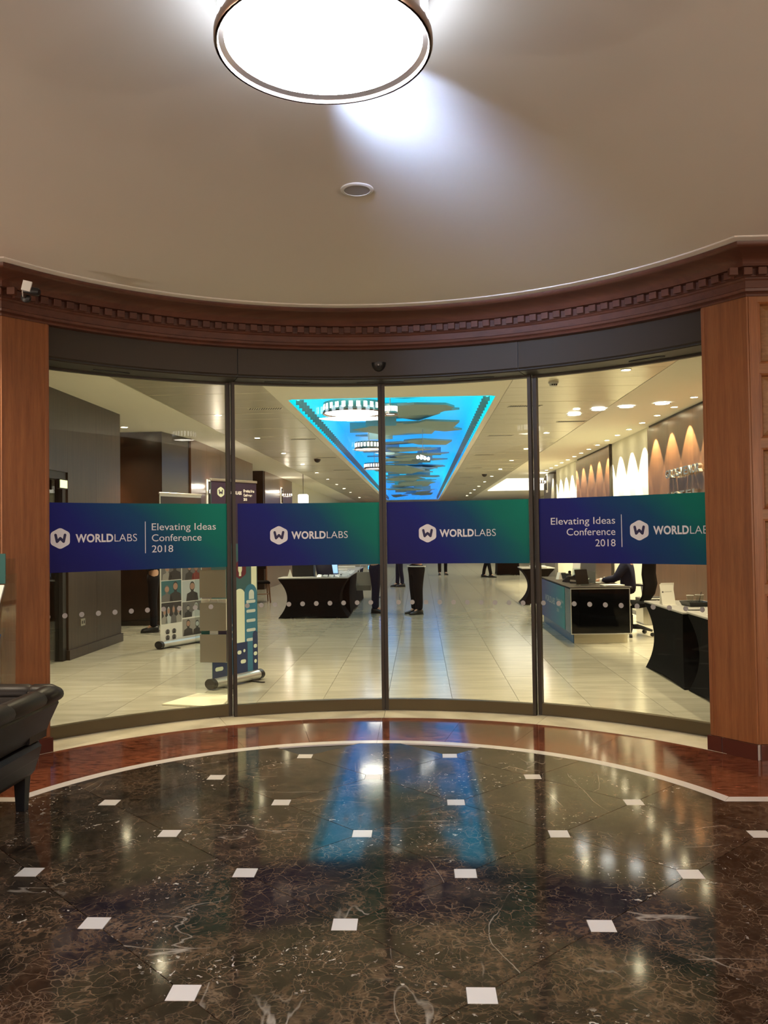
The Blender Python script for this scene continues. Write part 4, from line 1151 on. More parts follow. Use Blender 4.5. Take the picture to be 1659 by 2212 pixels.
# things on the left registration tables
TH = .742
def laptop(label, x, y, rz, screen='screen_blue', w=.34):
    t = thing('laptop', label, 'laptop', (x, y, TH), rz)
    MB().bbox(-w / 2, w / 2, -.12, .12, 0, .018, .004).build('keyboard_base', 'laptop_navy', t)
    M_ = Matrix.Translation((0, .12, .018)) @ Matrix.Rotation(rad(-18), 4, 'X')
    MB().box(-w / 2, w / 2, 0, .01, 0, .23, mat=M_).build('lid', 'laptop_navy', t); MB().box(-w / 2 + .012, w / 2 - .012, -.002, -.0005, .012, .215, mat=M_).build('display', screen, t)
laptop('navy laptop seen from behind at the middle of the registration table', -1.74, 15.84, rad(160))
laptop('laptop with bright blue screen beside the badges', -1.72, 16.25, rad(20))
bx_ = thing('storage_box', 'black open box at the middle of the registration table', 'box', (-2.20, 15.8, TH))
MB().bbox(-.20, .20, -.14, .14, 0, .26, .008).build('body', 'box_black', bx_); MB().bbox(-.21, .21, -.15, .15, .255, .28, .006).build('lid', 'box_black', bx_)
tc_ = thing('tent_card', 'white folded card leaning on the black box', 'card', (-2.44, 15.66, TH)); MB().prism([(-.05, 0), (.05, 0), (0, .15)], -.002, .002, mat=Matrix.Rotation(pi / 2, 4, 'X')).build('sheet', 'paper', tc_)
rp = random.Random(3)
for k in range(5):
    p = thing('paper_sheet', ['leftmost loose white paper on the registration table', 'second loose white paper from the left end of the registration table', 'middle one of the five loose papers on the registration table', 'fourth loose white paper from the left end of the registration table', 'loose white paper closest to the black box'][k], 'paper', (-2.52 + .11 * k, 15.50 + .03 * (k % 3), TH + .0012 * k), rp.uniform(-.5, .5), 'papers on the registration table')
    MB().box(-.10, .10, -.07, .07, 0, .001).build('sheet', 'paper', p)
for k in range(70):
    x = -1.40 - .112 * (k % 5) + rp.uniform(-.008, .008) + (.0 if k // 5 > 3 else -.02); y = 15.43 + .145 * (k // 5) + rp.uniform(-.012, .012)
    if -1.95 < x < -1.5 and 15.65 < y < 16.55: continue
    if x < -1.5 and y > 17.45: continue
    p = thing('name_badge', 'shiny name badge among the heap spread on the registration tables', 'badge', (x, y, TH + .024), rp.uniform(-.25, .25), 'name badges on the registration tables')
    if k == 0: bs = MB().bbox(-.042, .042, -.030, .030, 0, .004, .003).build('card', 'badge', p); bs.rotation_euler = (.06, .05, 0)
    else: inst(bs, p).rotation_euler = (rp.uniform(.3, .9), rp.uniform(-.3, .3), 0)
for i, (lb, x, y) in enumerate((('stack of white leaflets on the far end of the badge table', -1.75, 17.7), ('stack of pale leaflets on the farthest left table', -1.7, 19.3))):
    p = thing('leaflet_stack', lb, 'leaflets', (x, y, TH + .004))
    for k in range(4): MB().box(-.2 + .002 * k, .2, -.12, .12 - .003 * k, .012 * k, .012 * k + .011).build('leaflet', 'paper', p)
le = thing('light_bar', 'glowing blue light bar left of the centre door post', 'light', (-1.10, 20.3, .72))
MB().bbox(-.16, .0, -.04, .04, -.04, .04, .008).build('cyan_end', 'led_azure', le); MB().bbox(.005, .25, -.04, .04, -.03, .05, .008).build('blue_end', 'led_blue', le)
MB().tube([(.05, 0, -.72), (.05, 0, -.03)], .02, 10).build('stand', 'black_plastic', le, True); MB().lathe([(.14, 0), (.14, .012), (.03, .02)], 20, c=(.05, 0, -.72)).build('foot', 'black_plastic', le, True)
bg = thing('tote_bag', 'grey carrier bag hanging beside the person behind the centre post', 'bag', (-1.12, 16.55, .42))
MB().loft([[(-.14, -.05, 0), (.14, -.05, 0), (.14, .05, 0), (-.14, .05, 0)], [(-.15, -.07, .10), (.15, -.07, .10), (.15, .07, .10), (-.15, .07, .10)], [(-.13, -.02, .36), (.13, -.02, .36), (.13, .02, .36), (-.13, .02, .36)]]).build('body', 'pocket_grey', bg)
MB().tube([(-.09, 0, .35), (-.06, 0, .50), (.06, 0, .50), (.09, 0, .35)], .008, 6).build('handle', 'white_plastic', bg, True)
st = thing('wooden_chair', 'small wooden chair with dark seat behind the city banner', 'chair', (-3.68, 19.1, 0), .3)
MB().bbox(-.22, .22, -.22, .22, .43, .49, .02).build('seat', 'black_cloth', st)
for sx in (1, -1):
    for sy in (1, -1):
        MB().tube([(sx * .19, sy * .19, .44), (sx * .22, sy * .23, 0)], [.022, .016], 8).build('leg', 'chair_wood', st, True)
    MB().tube([(sx * .19, .2, .48), (sx * .2, .27, .95)], .018, 8).build('back_post', 'chair_wood', st, True)
MB().tube([(-.19, -.2, .2), (.19, -.2, .2)], .012, 8).build('stretcher', 'chair_wood', st, True)
MB().bbox(-.2, .2, .25, .28, .75, .95, .01).build('backrest', 'black_cloth', st)

# ------------------------------------------------------------------ roller banners
def banner(label, ax, ay, bx, by, wid_h, body, cap_left=True):
    """roll-up banner standing between floor points a (left) and b (right); returns (thing, painter)"""
    d = Vector((bx - ax, by - ay)); w = d.length; ang = math.atan2(d.y, d.x)
    t = thing('roller_banner', label, 'banner', ((ax + bx) / 2, (ay + by) / 2, 0), ang, 'roller banners')
    rg = [[(x, .055 * cos(a) * 1.2, .055 + .05 * sin(a)) for a in [2 * pi * k / 16 for k in range(16)]] for x in (-w / 2 + .02, w / 2 - .02)]
    MB().loft(rg).build('base_cassette', 'silver', t, True)
    for s in (1, -1):
        MB().loft([[(x, .058 * cos(a) * 1.2, .055 + .053 * sin(a)) for a in [2 * pi * k / 16 for k in range(16)]] for x in sorted((s * (w / 2 - .02), s * (w / 2 + .03)))]).build('end_cap', 'black_plastic', t, True)
    for s in (.6, -.6):
        MB().box(s * w / 2 - .015, s * w / 2 + .015, -.20, .20, 0, .008).build('foot', 'black_plastic', t)
    MB().box(-w / 2 + .01, w / 2 - .01, -.004, .004, .10, wid_h).build('sheet', body, t)
    MB().bbox(-w / 2, w / 2, -.012, .012, wid_h - .01, wid_h + .015, .004).build('top_rail', 'silver', t)
    MB().tube([(0, .03, .1), (0, .03, wid_h)], .01, 8).build('pole', 'silver', t, True)
    def paint(name, mat, u0, u1, z0, z1, shape='rect', lay=1, rr=.3):
        x0, x1 = -w / 2 + .01 + u0 * (w - .02), -w / 2 + .01 + u1 * (w - .02)
        y = -.0042 - .0006 * lay; cx_, cz_ = (x0 + x1) / 2, (z0 + z1) / 2; hx_, hz_ = (x1 - x0) / 2, (z1 - z0) / 2
        if shape == 'rect': P_ = [(x0, z0), (x1, z0), (x1, z1), (x0, z1)]
        elif shape == 'oval': P_ = [(cx_ + hx_ * cos(2 * pi * k / 18), cz_ + hz_ * sin(2 * pi * k / 18)) for k in range(18)]
        elif shape == 'hex': P_ = [(cx_ + a, cz_ + b) for a, b in rounded_hex(hx_, hz_, .2, 3)]
        elif shape == 'arch': P_ = [(x0, z0), (x1, z0)] + [(cx_ + hx_ * cos(pi * k / 12), z1 - hx_ + hx_ * sin(pi * k / 12)) for k in range(13)]
        elif shape == 'pill':
            q = min(hx_, hz_)
            P_ = [(x1 - q + q * cos(a), cz_ + q * sin(a)) for a in [-pi / 2 + pi * k / 8 for k in range(9)]] + [(x0 + q + q * cos(a), cz_ + q * sin(a)) for a in [pi / 2 + pi * k / 8 for k in range(9)]]
        elif shape == 'bust':    # head and shoulders
            P_ = [(x0, z0), (x1, z0), (x1 - hx_ * .15, z0 + hz_ * .75), (cx_ + hx_ * .25, z0 + hz_ * .95)] + [(cx_ + hx_ * .42 * cos(a), z1 - hz_ * .5 + hz_ * .5 * sin(a)) for a in [-pi / 3 + (5 * pi / 3) * k / 14 for k in range(15)]] + [(cx_ - hx_ * .25, z0 + hz_ * .95), (x0 + hx_ * .15, z0 + hz_ * .75)]
        b = MB(); b.v = [(px, y, pz) for px, pz in P_]; b.f = [tuple(range(len(P_)))]
        return b.build(name, mat, t)
    def write(txt, u0, u1, z, cap, mat='print_white', lay=2):
        x0 = -w / 2 + .01 + u0 * (w - .02); ww_ = (u1 - u0) * (w - .02)
        vs, fs = fit_text(txt, cap, ww_, .002)
        b = MB(); b.v = [(x0 + px, -.0042 - .0006 * lay, z + pz) for px, pz in vs]; b.f = fs
        b.build('lettering', mat, t)
    def mark(u, z, hh, mat='print_white', dark='print_dark'):
        x0 = -w / 2 + .01 + u * (w - .02)
        b = MB(); b.v = [(x0 + a, -.0058, z + c) for a, c in rounded_hex(hh * .9, hh, .24, 4)]; b.f = [tuple(range(len(b.v)))]; b.build('logo_hexagon', mat, t)
        vs, fs = stroke([(a * hh * 1.2, c * hh) for a, c in W_PTS], hh * .125)
        b = MB(); b.v = [(x0 + a, -.0064, z + c) for a, c in vs]; b.f = fs; b.build('logo_letter', dark, t)
    return t, paint, write, mark
# photo collage banner
t, paint, write, mark = banner('roller banner covered in a collage of portrait photos', -3.57, 11.38, -3.19, 12.17, 2.13, 'banner_white')
paint('header_panel', 'photo_dark', 0.02, 1., 1.84, 2.09, lay=1); mark(.30, 1.92, .06); write('WORLDLABS', .45, .85, 1.90, .045)
ra = random.Random(8)
def photo(u0, u1, z0, z1, bgm, folk):
    paint('photo', bgm, u0, u1, z0, z1, lay=1)
    for (a, b, c, d, cl, sk_) in folk:
        ua, ub = u0 + (u1 - u0) * a, u0 + (u1 - u0) * b; za, zb = z0 + (z1 - z0) * c, z0 + (z1 - z0) * d
        paint('figure', cl, ua, ub, za, zb, 'bust', 2)
        cw = (ub - ua) * .19; paint('face', sk_, (ua + ub) / 2 - cw, (ua + ub) / 2 + cw, zb - (zb - za) * .42, zb - (zb - za) * .08, 'oval', 3)
photo(.02, .49, 1.56, 1.82, 'photo_grey', [(.05, .5, 0, .85, 'photo_mid', 'photo_skin'), (.45, .95, 0, .9, 'photo_dark', 'photo_skin')])
photo(.51, .98, 1.50, 1.82, 'photo_mid', [(.2, .8, 0, .9, 'photo_light', 'photo_skin')])
photo(.02, .49, 1.24, 1.55, 'photo_dark', [(.0, .4, .1, .8, 'photo_grey', 'photo_light'), (.35, .7, .2, .95, 'photo_mid', 'photo_light'), (.6, 1., 0, .85, 'photo_mid', 'photo_skin')])
photo(.51, .98, 1.20, 1.49, 'photo_mid', [(.3, .9, 0, .8, 'photo_grey', 'photo_light')])
photo(.02, .49, .93, 1.23, 'photo_mid', [(.05, .55, 0, .7, 'photo_grey', 'photo_skin'), (.35, 1., .0, .9, 'photo_dark', 'photo_skin')])
photo(.51, .98, .91, 1.19, 'photo_mid', [(.15, .62, 0, .85, 'photo_dark', 'photo_skin'), (.5, .98, 0, .78, 'photo_red', 'photo_skin')])
photo(.02, .49, .63, .92, 'photo_teal', [(.0, .55, 0, .8, 'photo_mid', 'photo_skin'), (.4, 1., .0, .95, 'photo_dark', 'photo_skin')])
photo(.51, .98, .61, .90, 'photo_light', [(.2, .85, 0, .95, 'photo_dark', 'photo_skin')])
photo(.02, .49, .33, .62, 'photo_dark', [(.0, .3, 0, .75, 'photo_grey', 'photo_skin'), (.2, .5, 0, .8, 'photo_light', 'photo_skin'), (.45, .75, 0, .85, 'photo_mid', 'photo_skin'), (.7, 1., 0, .8, 'photo_grey', 'photo_skin')])
photo(.51, .98, .38, .60, 'photo_mid', [(.1, .5, 0, .8, 'photo_dark', 'photo_grey'), (.5, .95, 0, .9, 'photo_light', 'photo_grey')])
photo(.51, .98, .12, .36, 'photo_grey', [(.05, .55, 0, .95, 'photo_dark', 'photo_skin'), (.55, 1., 0, .85, 'photo_dark', 'photo_light')])
for a, c in ((.16, .22), (.31, .22), (.16, .14), (.31, .14)):
    paint('portrait', 'photo_mid', a - .05, a + .05, c - .035, c + .035, 'oval', 2); paint('figure', 'photo_dark', a - .04, a + .04, c - .033, c + .025, 'bust', 3)
# city banner
t, paint, write, mark = banner('roller banner with teal and blue city drawing near the left sliding door', -2.10, 8.36, -1.745, 8.95, 2.10, 'bann_teal')
paint('header_panel', 'bann_purple', 0, 1, 1.45, 2.10, lay=0.5)
mark(.20, 1.98, .055, 'bann_mint'); write('WORLDLABS', .32, .66, 1.962, .036); write('Elevating Ideas', .70, .95, 1.99, .028); write('Conference', .70, .90, 1.945, .028); write('2018', .70, .78, 1.90, .028)
paint('tower', 'bann_navy', .0, .40, .10, .55, lay=1)
paint('tower', 'bann_blue', .30, .58, .10, .72, 'arch', lay=1.2)
paint('tower', 'bann_mint', .46, .72, .10, .98, 'arch', lay=1.4); paint('tower', 'bann_mint', .62, .80, .74, .86, 'rect', lay=1.45)
paint('tower', 'bann_blue', .70, .985, .10, 1.02, 'arch', lay=1.6)
paint('tower', 'bann_mint', .86, .985, .9, 1.55, 'rect', lay=.9)
paint('tower', 'bann_navy', .44, .76, .10, .42, 'rect', lay=2); paint('tower', 'bann_navy', .88, .995, .10, .52, 'arch', lay=2.2)
for z in (.42, .52, .62, .72, .82): paint('window_bar', 'bann_pale', .74, .95, z, z + .032, 'pill', lay=2.1)
paint('window_bar', 'bann_pale', .80, .92, .86, .96, 'arch', lay=2.1)
for z in (.46, .53, .60): paint('window_bar', 'bann_pale', .34, .52, z, z + .022, 'pill', lay=2.1)
for u0, u1, z in ((.53, .62, .30), (.66, .71, .31), (.6, .72, .20), (.90, .98, .34), (.90, .98, .26), (.91, .97, .18), (.05, .22, .17), (.25, .36, .27), (.25, .36, .40)): paint('window_bar', 'bann_mint', u0, u1, z, z + .04, 'pill', lay=2.6)
paint('emblem', 'bann_maroon', .46, .74, 1.08, 1.28, 'hex', lay=2.8); paint('emblem_bulb', 'bann_mint', .56, .65, 1.14, 1.24, 'oval', lay=3.2); paint('emblem_bulb', 'bann_mint', .58, .63, 1.11, 1.15, 'rect', lay=3.2)

# ------------------------------------------------------------------ acrylic leaflet stand by the left leaf
ls = thing('leaflet_stand', 'freestanding acrylic leaflet stand with three grey pockets behind the left glass', 'stand', (-2.0, 7.86, 0), rad(-6))
MB().prism([(-.34, -.30), (.24, -.38), (.17, .20), (-.20, .22)], .0, .014).build('base_plate', 'bann_mint' if False else simple('stand_base', (.85, .82, .62), .3), ls)
MB().box(-.195, .16, .16, .17, .014, 1.32).build('back_sheet', 'acrylic', ls)
for z0, cards in ((.33, ('card_green', 'paper', 'bann_purple')), (.63, ('paper', 'paper', 'paper')), (.945, ('paper', 'card_green', 'photo_mid'))):
    pk = MB().box(-.125, .135, .10, .105, z0, z0 + .265).build('pocket', 'pocket_grey', ls)
    MB().box(-.125, .135, .10, .158, z0 - .004, z0).build('pocket_floor', 'acrylic', pk)
    MB().box(-.125, .135, .0985, .1055, z0 + .263, z0 + .268).build('pocket_lip', 'acrylic', pk)
    if z0 < .9:
        for k, cm in enumerate(cards):
            x = -.118 + .085 * k
            MB().box(x, x + .080, .118, .135, z0 + .004, z0 + .30).build('leaflet', cm, ls)

# ------------------------------------------------------------------ reception desk
dk = thing('reception_desk', 'reception desk with black gloss end panel, silver edge and blue printed front', 'desk', (2.43, 12.95, 0))
hx, hy = .40, 1.40
MB().box(-hx + .015, -.06, -hy + .015, hy, .135, .73).build('carcass', 'black_plastic', dk)
MB().box(-hx + .006, hx - .006, -hy, -hy + .014, .14, .738).build('end_panel', 'black_gloss', dk)
for b in ((-hx, hx, .738, .75), (-hx, hx, .125, .137)): MB().box(b[0], b[1], -hy - .006, -hy + .01, b[2], b[3]).build('edge_trim', 'silver', dk)
for x in (-hx, hx - .01): MB().box(x, x + .01, -hy - .006, -hy + .01, .137, .738).build('edge_trim', 'silver', dk)
MB().box(-hx, -hx + .012, -hy + .012, -hy + .46, .14, .738).build('front_glass', 'desk_glass_grey', dk)
pf = MB().box(-hx - .004, -hx + .012, -hy + .46, hy, .14, .738).build('front_print', 'desk_print', dk)
for tx, y0_, y1_, z_, cp in (('WORLDLABS', .9, -.1, .42, .10), ('Elevating Ideas', -.25, -.85, .50, .05), ('Conference', -.25, -.7, .42, .05), ('2018', -.25, -.45, .34, .05)):
    vs, fs = fit_text(tx, cp, y0_ - y1_, .001)
    b = MB(); b.v = [(-hx - .0055, y0_ - px, z_ + pz) for px, pz in vs]; b.f = fs; b.build('lettering', 'photo_light', pf)
MB().bbox(-hx - .003, hx + .003, -hy - .004, hy + .004, .75, .765, .003).build('desk_top', 'dark_top', dk)
MB().box(-hx + .05, -.08, -hy + .06, hy, .0, .125).build('plinth', 'plinth_cream', dk)
MB().box(-.08, hx - .03, -hy + .06, -hy + .09, .0, .125).build('plinth', 'plinth_cream', dk)
MB().box(-hx + .042, -hx + .0495, -hy + .06, hy, .0, .125).build('plinth_front', 'plinth_blue', dk)
DT = .766
def phone(label, x, y, rz):
    t = thing('desk_phone', label, 'phone', (x, y, DT), rz)
    MB().loft([[(-.09, -.1, 0), (.09, -.1, 0), (.09, .1, 0), (-.09, .1, 0)], [(-.085, -.095, .025), (.085, -.095, .025), (.085, .095, .085), (-.085, .095, .085)]]).build('base', 'black_plastic', t)
    MB().tube([(-.06, -.09, .055), (-.06, -.07, .065), (-.06, .07, .11), (-.06, .09, .105)], [.026, .018, .018, .026], 10).build('handset', 'black_plastic', t, True)
    MB().box(.0, .075, .02, .08, .075, .085, mat=Matrix.Translation((0, 0, -.008)) @ Matrix.Rotation(.3, 4, 'X')).build('display', 'pocket_grey', t)
phone('black desk phone at the near edge of the reception desk', 2.25, 12.75, rad(200)); phone('second black desk phone farther along the reception desk', 2.35, 13.75, rad(170))
def holder(label, x, y, rz, w=.11, h_=.22, card='photo_mid'):
    t = thing('card_holder', label, 'holder', (x, y, DT), rz)
    M_ = Matrix.Rotation(rad(-16), 4, 'X')
    MB().box(-w / 2, w / 2, 0, .004, 0, h_, mat=M_).build('back', 'acrylic', t); MB().box(-w / 2, w / 2, -.04, -.036, .01, h_ * .55, mat=M_).build('front', 'acrylic', t); MB().box(-w / 2, w / 2, -.07, .06, 0, .004).build('foot', 'acrylic', t)
    MB().box(-w / 2 + .006, w / 2 - .006, -.02, -.006, .012, h_ * .9, mat=M_).build('cards', card, t)
holder('clear card holder with dark cards at the near corner of the desk', 2.27, 11.95, .3, .20, .25, 'black_plastic'); holder('clear card holder with grey cards in the middle of the desk', 2.42, 12.3, -.3, .22, .33); holder('clear card holder with white card standing behind the others', 2.38, 13.05, -.5, .13, .34, 'paper')
for lb, x, y, rz in (('small white card standing on the far desk end', 2.2, 13.5, .5), ('small white card leaning near the phones', 2.5, 13.5, -.4)):
    t = thing('tent_card', lb, 'card', (x, y, DT), rz); MB().prism([(-.04, 0), (.04, 0), (.004, .11), (-.004, .11)], -.035, .035, mat=Matrix.Rotation(pi / 2, 4, 'X')).build('sheet', 'paper', t)
t = thing('stapler', 'small black and steel stapler near the desk phone', 'stapler', (2.25, 12.42, DT), 1.1); MB().bbox(-.02, .02, -.07, .07, 0, .018, .004).build('base', 'black_plastic', t); MB().box(-.017, .017, -.065, .07, .022, .045, mat=Matrix.Rotation(.08, 4, 'X')).build('arm', 'steel', t)
t = thing('paper_cup', 'small white cup beside the card holders', 'cup', (2.33, 12.55, DT)); MB().lathe([(.0005, .002), (.026, .0), (.033, .085), (.031, .085), (.025, .005)], 20, caps=False).build('body', 'paper', t, True); MB().lathe([(.0335, .08), (.0345, .084), (.0335, .088)], 20, caps=False).build('rim', 'paper', t, True)
t = thing('paper_pile', 'white paper pile on the near right of the reception desk', 'papers', (2.66, 11.85, DT), .15)
for k in range(3): MB().box(-.14, .14, -.10, .10, .004 * k, .004 * k + .0035, mat=Matrix.Rotation(.07 * k, 4, 'Z')).build('sheet', 'paper', t)
t = thing('open_notebook', 'open notebook under the receptionist hand', 'notebook', (2.64, 12.5, DT), .2)
for s in (1, -1): MB().loft([[(s * .004, -.1, .0), (s * .15, -.1, 0), (s * .15, .1, 0), (s * .004, .1, 0)], [(s * .004, -.1, .018), (s * .15, -.1, .006), (s * .15, .1, .006), (s * .004, .1, .018)]]).build('page_block', 'paper', t)

# office chair and receptionist
oc = thing('office_chair', 'black mesh swivel office chair behind the reception desk', 'chair', (3.05, 12.42, 0), rad(-125))
MB().lathe([(.03, .10), (.03, .30), (.022, .30), (.022, .42)], 14).build('gas_lift', 'black_plastic', oc, True)
for k in range(5):
    a = 2 * pi * k / 5 + .35
    MB().tube([(0, 0, .13), (.15 * cos(a), .15 * sin(a), .125), (.31 * cos(a), .31 * sin(a), .085)], [.035, .028, .018], 8).build('base_spoke', 'black_plastic', oc, True)
    MB().lathe([(.0005, -.022), (.026, -.022), (.030, 0), (.026, .022), (.0005, .022)], 14, mat=Matrix.Translation((.31 * cos(a), .31 * sin(a), .031)) @ Matrix.Rotation(a, 4, 'Z') @ Matrix.Rotation(pi / 2, 4, 'X')).build('caster', 'black_plastic', oc, True)
MB().bbox(-.25, .25, -.25, .22, .42, .50, .03).build('seat', 'black_cloth', oc, True)
rg = []
for z, y_, w_ in ((.52, .20, .19), (.60, .25, .22), (.75, .28, .245), (.90, .26, .245), (1.05, .27, .235), (1.20, .31, .20), (1.24, .325, .15)):
    rg.append([(x * w_, y_ - .05 * (1 - abs(x)) * -1 + d_, z) for d_, xs in ((0, (-1, -.5, 0, .5, 1)), (.035, (1, .5, 0, -.5, -1))) for x in xs])
MB().loft(rg).build('backrest', 'black_cloth', oc, True)
for s in (1, -1):
    MB().tube([(s * .26, .1, .46), (s * .30, .08, .55), (s * .30, .06, .70)], .018, 8).build('arm_post', 'steel', oc, True)
    MB().bbox(s * .30 - .04, s * .30 + .04, -.16, .14, .70, .735, .012).build('armrest', 'black_plastic', oc, True)
MB().tube([(0, .05, .44), (0, .24, .46), (0, .29, .62)], .022, 8).build('back_bracket', 'black_plastic', oc, True)
rc = thing('person', 'seated receptionist in a dark navy jacket with one hand on the desk', 'person', (3.03, 12.46, 0), rad(-112))
# facing the desk: local -Y
nodes = [(0, .0, .60, .14, .11), (0, .0, .76, .12, .09), (0, -.01, .94, .14, .095), (0, -.02, 1.07, .11, .08), (0, -.03, 1.13, .05, .05), (0, -.05, 1.20, .072, .085), (0, -.06, 1.28, .078, .098), (0, -.05, 1.35, .062, .08)]
edges = [(i, i + 1) for i in range(7)]
for s in (1, -1):
    b = len(nodes); nodes += [(s * .1, -.1, .57, .08, .07), (s * .11, -.40, .55, .055, .055), (s * .11, -.28, .12, .036, .036), (s * .11, -.36, .05, .034, .028)]; edges += [(0, b), (b, b + 1), (b + 1, b + 2), (b + 2, b + 3)]
    a = len(nodes); nodes += [(s * .17, -.02, 1.04, .056, .056), (s * .22, -.14, .83, .042, .042), (s * .13, -.38, .80, .027, .025)]; edges += [(3, a), (a, a + 1), (a + 1, a + 2)]
    hand(nodes, edges, a + 2, s * .13, -.38, .80, -s * .35, -.9, -.06, -s)
skin_mesh('body', nodes, edges, 'skin', rc)
skin_mesh('jacket', [(0, .0, .58, .17, .135), (0, .0, .76, .155, .115), (0, -.01, .95, .168, .118), (0, -.02, 1.09, .085, .075), (.19, -.02, 1.03, .073, .073), (.23, -.14, .83, .056, .056), (.14, -.35, .80, .043, .043), (-.19, -.02, 1.03, .073, .073), (-.23, -.14, .83, .056, .056), (-.14, -.35, .80, .043, .043)],
          [(0, 1), (1, 2), (2, 3), (2, 4), (4, 5), (5, 6), (2, 7), (7, 8), (8, 9)], 'jacket_navy', rc)
skin_mesh('trousers', [(0, .02, .60, .155, .12), (.1, -.1, .575, .093, .088), (.11, -.40, .55, .072, .072), (.11, -.28, .10, .058, .064), (-.1, -.1, .575, .093, .088), (-.11, -.40, .55, .072, .072), (-.11, -.28, .10, .058, .064)], [(0, 1), (1, 2), (2, 3), (0, 4), (4, 5), (5, 6)], 'trouser_navy', rc)
for s in (1, -1):
    shoe(rc, s * .11, -.28, s * .1)
    MB().tube([(s * .14, -.345, .80), (s * .135, -.375, .80)], .036, 12).build('cuff', 'shirt_white', rc, True)
    MB().lathe([(.0005, .006), (.008, .004), (.010, 0), (.0005, -.004)], 10, mat=Matrix.Translation((s * .031, -.152, 1.285)) @ Matrix.Rotation(pi / 2, 4, 'X')).build('eye', 'shirt_white', rc, True)
MB().lathe([(.0005, .125), (.05, .115), (.086, .07), (.098, .02), (.094, -.02)], 18, caps=False, mat=Matrix.Translation((0, -.035, 1.295)) @ Matrix.Diagonal((.86, 1.06, 1, 1))).build('hair', 'hair_dark', rc, True)

# low side cabinet by the cream wall
sb = thing('side_cabinet', 'low steel sided cabinet with dark top and papers below the cream wall', 'cabinet', (3.80, 14.05, 0))
MB().prism([(-.14, -.28), (.14, -.28), (.20, -.2), (.20, .25), (-.20, .25), (-.20, -.2)], 0, .36).build('body', 'steel', sb); MB().prism([(-.15, -.29), (.15, -.29), (.205, -.21), (.205, .26), (-.205, .26), (-.205, -.21)], .36, .41).build('top', 'dark_top', sb)
MB().lathe([(.0005, 0), (.012, 0), (.012, .02), (.0005, .02)], 12, mat=Matrix.Translation((0, -.285, .385)) @ Matrix.Rotation(pi / 2, 4, 'X')).build('knob', 'steel', sb, True)
t = thing('paper_pile', 'papers lying on the low steel cabinet', 'papers', (3.80, 14.0, .411), .1); MB().box(-.14, .14, -.2, .2, 0, .012).build('sheet', 'paper', t); MB().box(-.1, .12, -.18, .12, .012, .022).build('folder', 'black_plastic', t)

# ------------------------------------------------------------------ things on the right table
RT = .742
t = thing('info_card', 'tall white card standing on the right table, small grey print', 'card', (2.60, 8.96, RT), rad(12))
M_ = Matrix.Rotation(rad(-9), 4, 'X') @ Matrix.Rotation(rad(-3), 4, 'Y')
MB().box(-.075, .075, 0, .003, 0, .225, mat=M_).build('front_sheet', 'paper', t); MB().box(-.075, .075, .065, .068, 0, .222, mat=Matrix.Rotation(rad(9), 4, 'X')).build('back_sheet', 'paper', t); MB().box(-.075, .075, -.045, .0, 0, .002).build('front_lip', 'paper', t)
vs, fs = fit_text('WORLDLABS', .010, .085, 0)
b = MB(); b.v = [tuple(M_ @ Vector((-.035 + px, -.001, .135 + pz))) for px, pz in vs]; b.f = fs; b.build('lettering', 'photo_mid', t)
b = MB(); b.v = [tuple(M_ @ Vector((-.052 + px, -.001, .140 + pz))) for px, pz in rounded_hex(.010, .011)]; b.f = [tuple(range(len(b.v)))]; b.build('logo_hexagon', 'photo_mid', t)
ty = thing('serving_tray', 'black deep tray holding water glasses on the right table', 'tray', (2.83, 8.84, RT), rad(4))
MB().loft([[(-.095, -.12, 0), (.095, -.12, 0), (.095, .12, 0), (-.095, .12, 0)], [(-.115, -.14, .045), (.115, -.14, .045), (.115, .14, .045), (-.115, .14, .045)], [(-.108, -.132, .045), (.108, -.132, .045), (.108, .132, .045), (-.108, .132, .045)], [(-.09, -.115, .006), (.09, -.115, .006), (.09, .115, .006), (-.09, .115, .006)]]).build('body', 'black_plastic', ty)
for lb, x, y, s_ in (('left tapered water glass in the black tray', -.06, -.03, 1), ('right wider glass with a spoon in the black tray', .05, .02, 1.2)):
    g_ = thing('water_glass', lb, 'glass', (2.83 + x, 8.84 + y, RT + .007), 0, 'glasses in the black tray')
    MB().lathe([(.0005, .004), (.027 * s_, .0), (.037 * s_, .105), (.0355 * s_, .105), (.026 * s_, .008)], 24, caps=False).build('body', 'acrylic', g_, True)
    MB().lathe([(.0365 * s_, .103), (.038 * s_, .105), (.0365 * s_, .107)], 24, caps=False).build('rim', 'white_plastic', g_, True)
    MB().lathe([(.0005, .006), (.026 * s_, .006), (.029 * s_, .04), (.0005, .04)], 20, caps=False).build('water', 'acrylic', g_, True)
t = thing('spoon', 'black stirrer leaning in the right glass', 'spoon', (2.83 + .05, 8.86, RT + .014)); MB().tube([(-.012, -.01, 0), (.025, .01, .125)], .004, 8).build('shaft', 'black_plastic', t, True)
for lb, x, y, rz in (('black pen at the near edge of the right table', 2.66, 8.32, 1.35), ('dark pen lying farther back on the right table', 2.98, 8.95, 1.5)):
    t = thing('pen', lb, 'pen', (x, y, RT + .005), rz); MB().tube([(0, -.07, 0), (0, .06, 0), (0, .072, 0)], [.005, .005, .001], 8).build('barrel', 'black_plastic', t, True); MB().box(-.002, .002, -.068, -.02, .005, .008).build('clip', 'steel', t)
for k, (x, y, rz) in enumerate(((2.72, 7.7, .1), (2.86, 7.75, -.15), (2.95, 8.2, .3))):
    t = thing('paper_sheet', ['white paper on the nearest black table', 'white paper partly under another on the nearest black table', 'white paper by the pilaster on the tray table'][k], 'paper', (x, y, .752 + .002 * k if k < 2 else RT), rz); MB().box(-.10, .10, -.145, .145, 0, .001).build('sheet', 'paper', t)

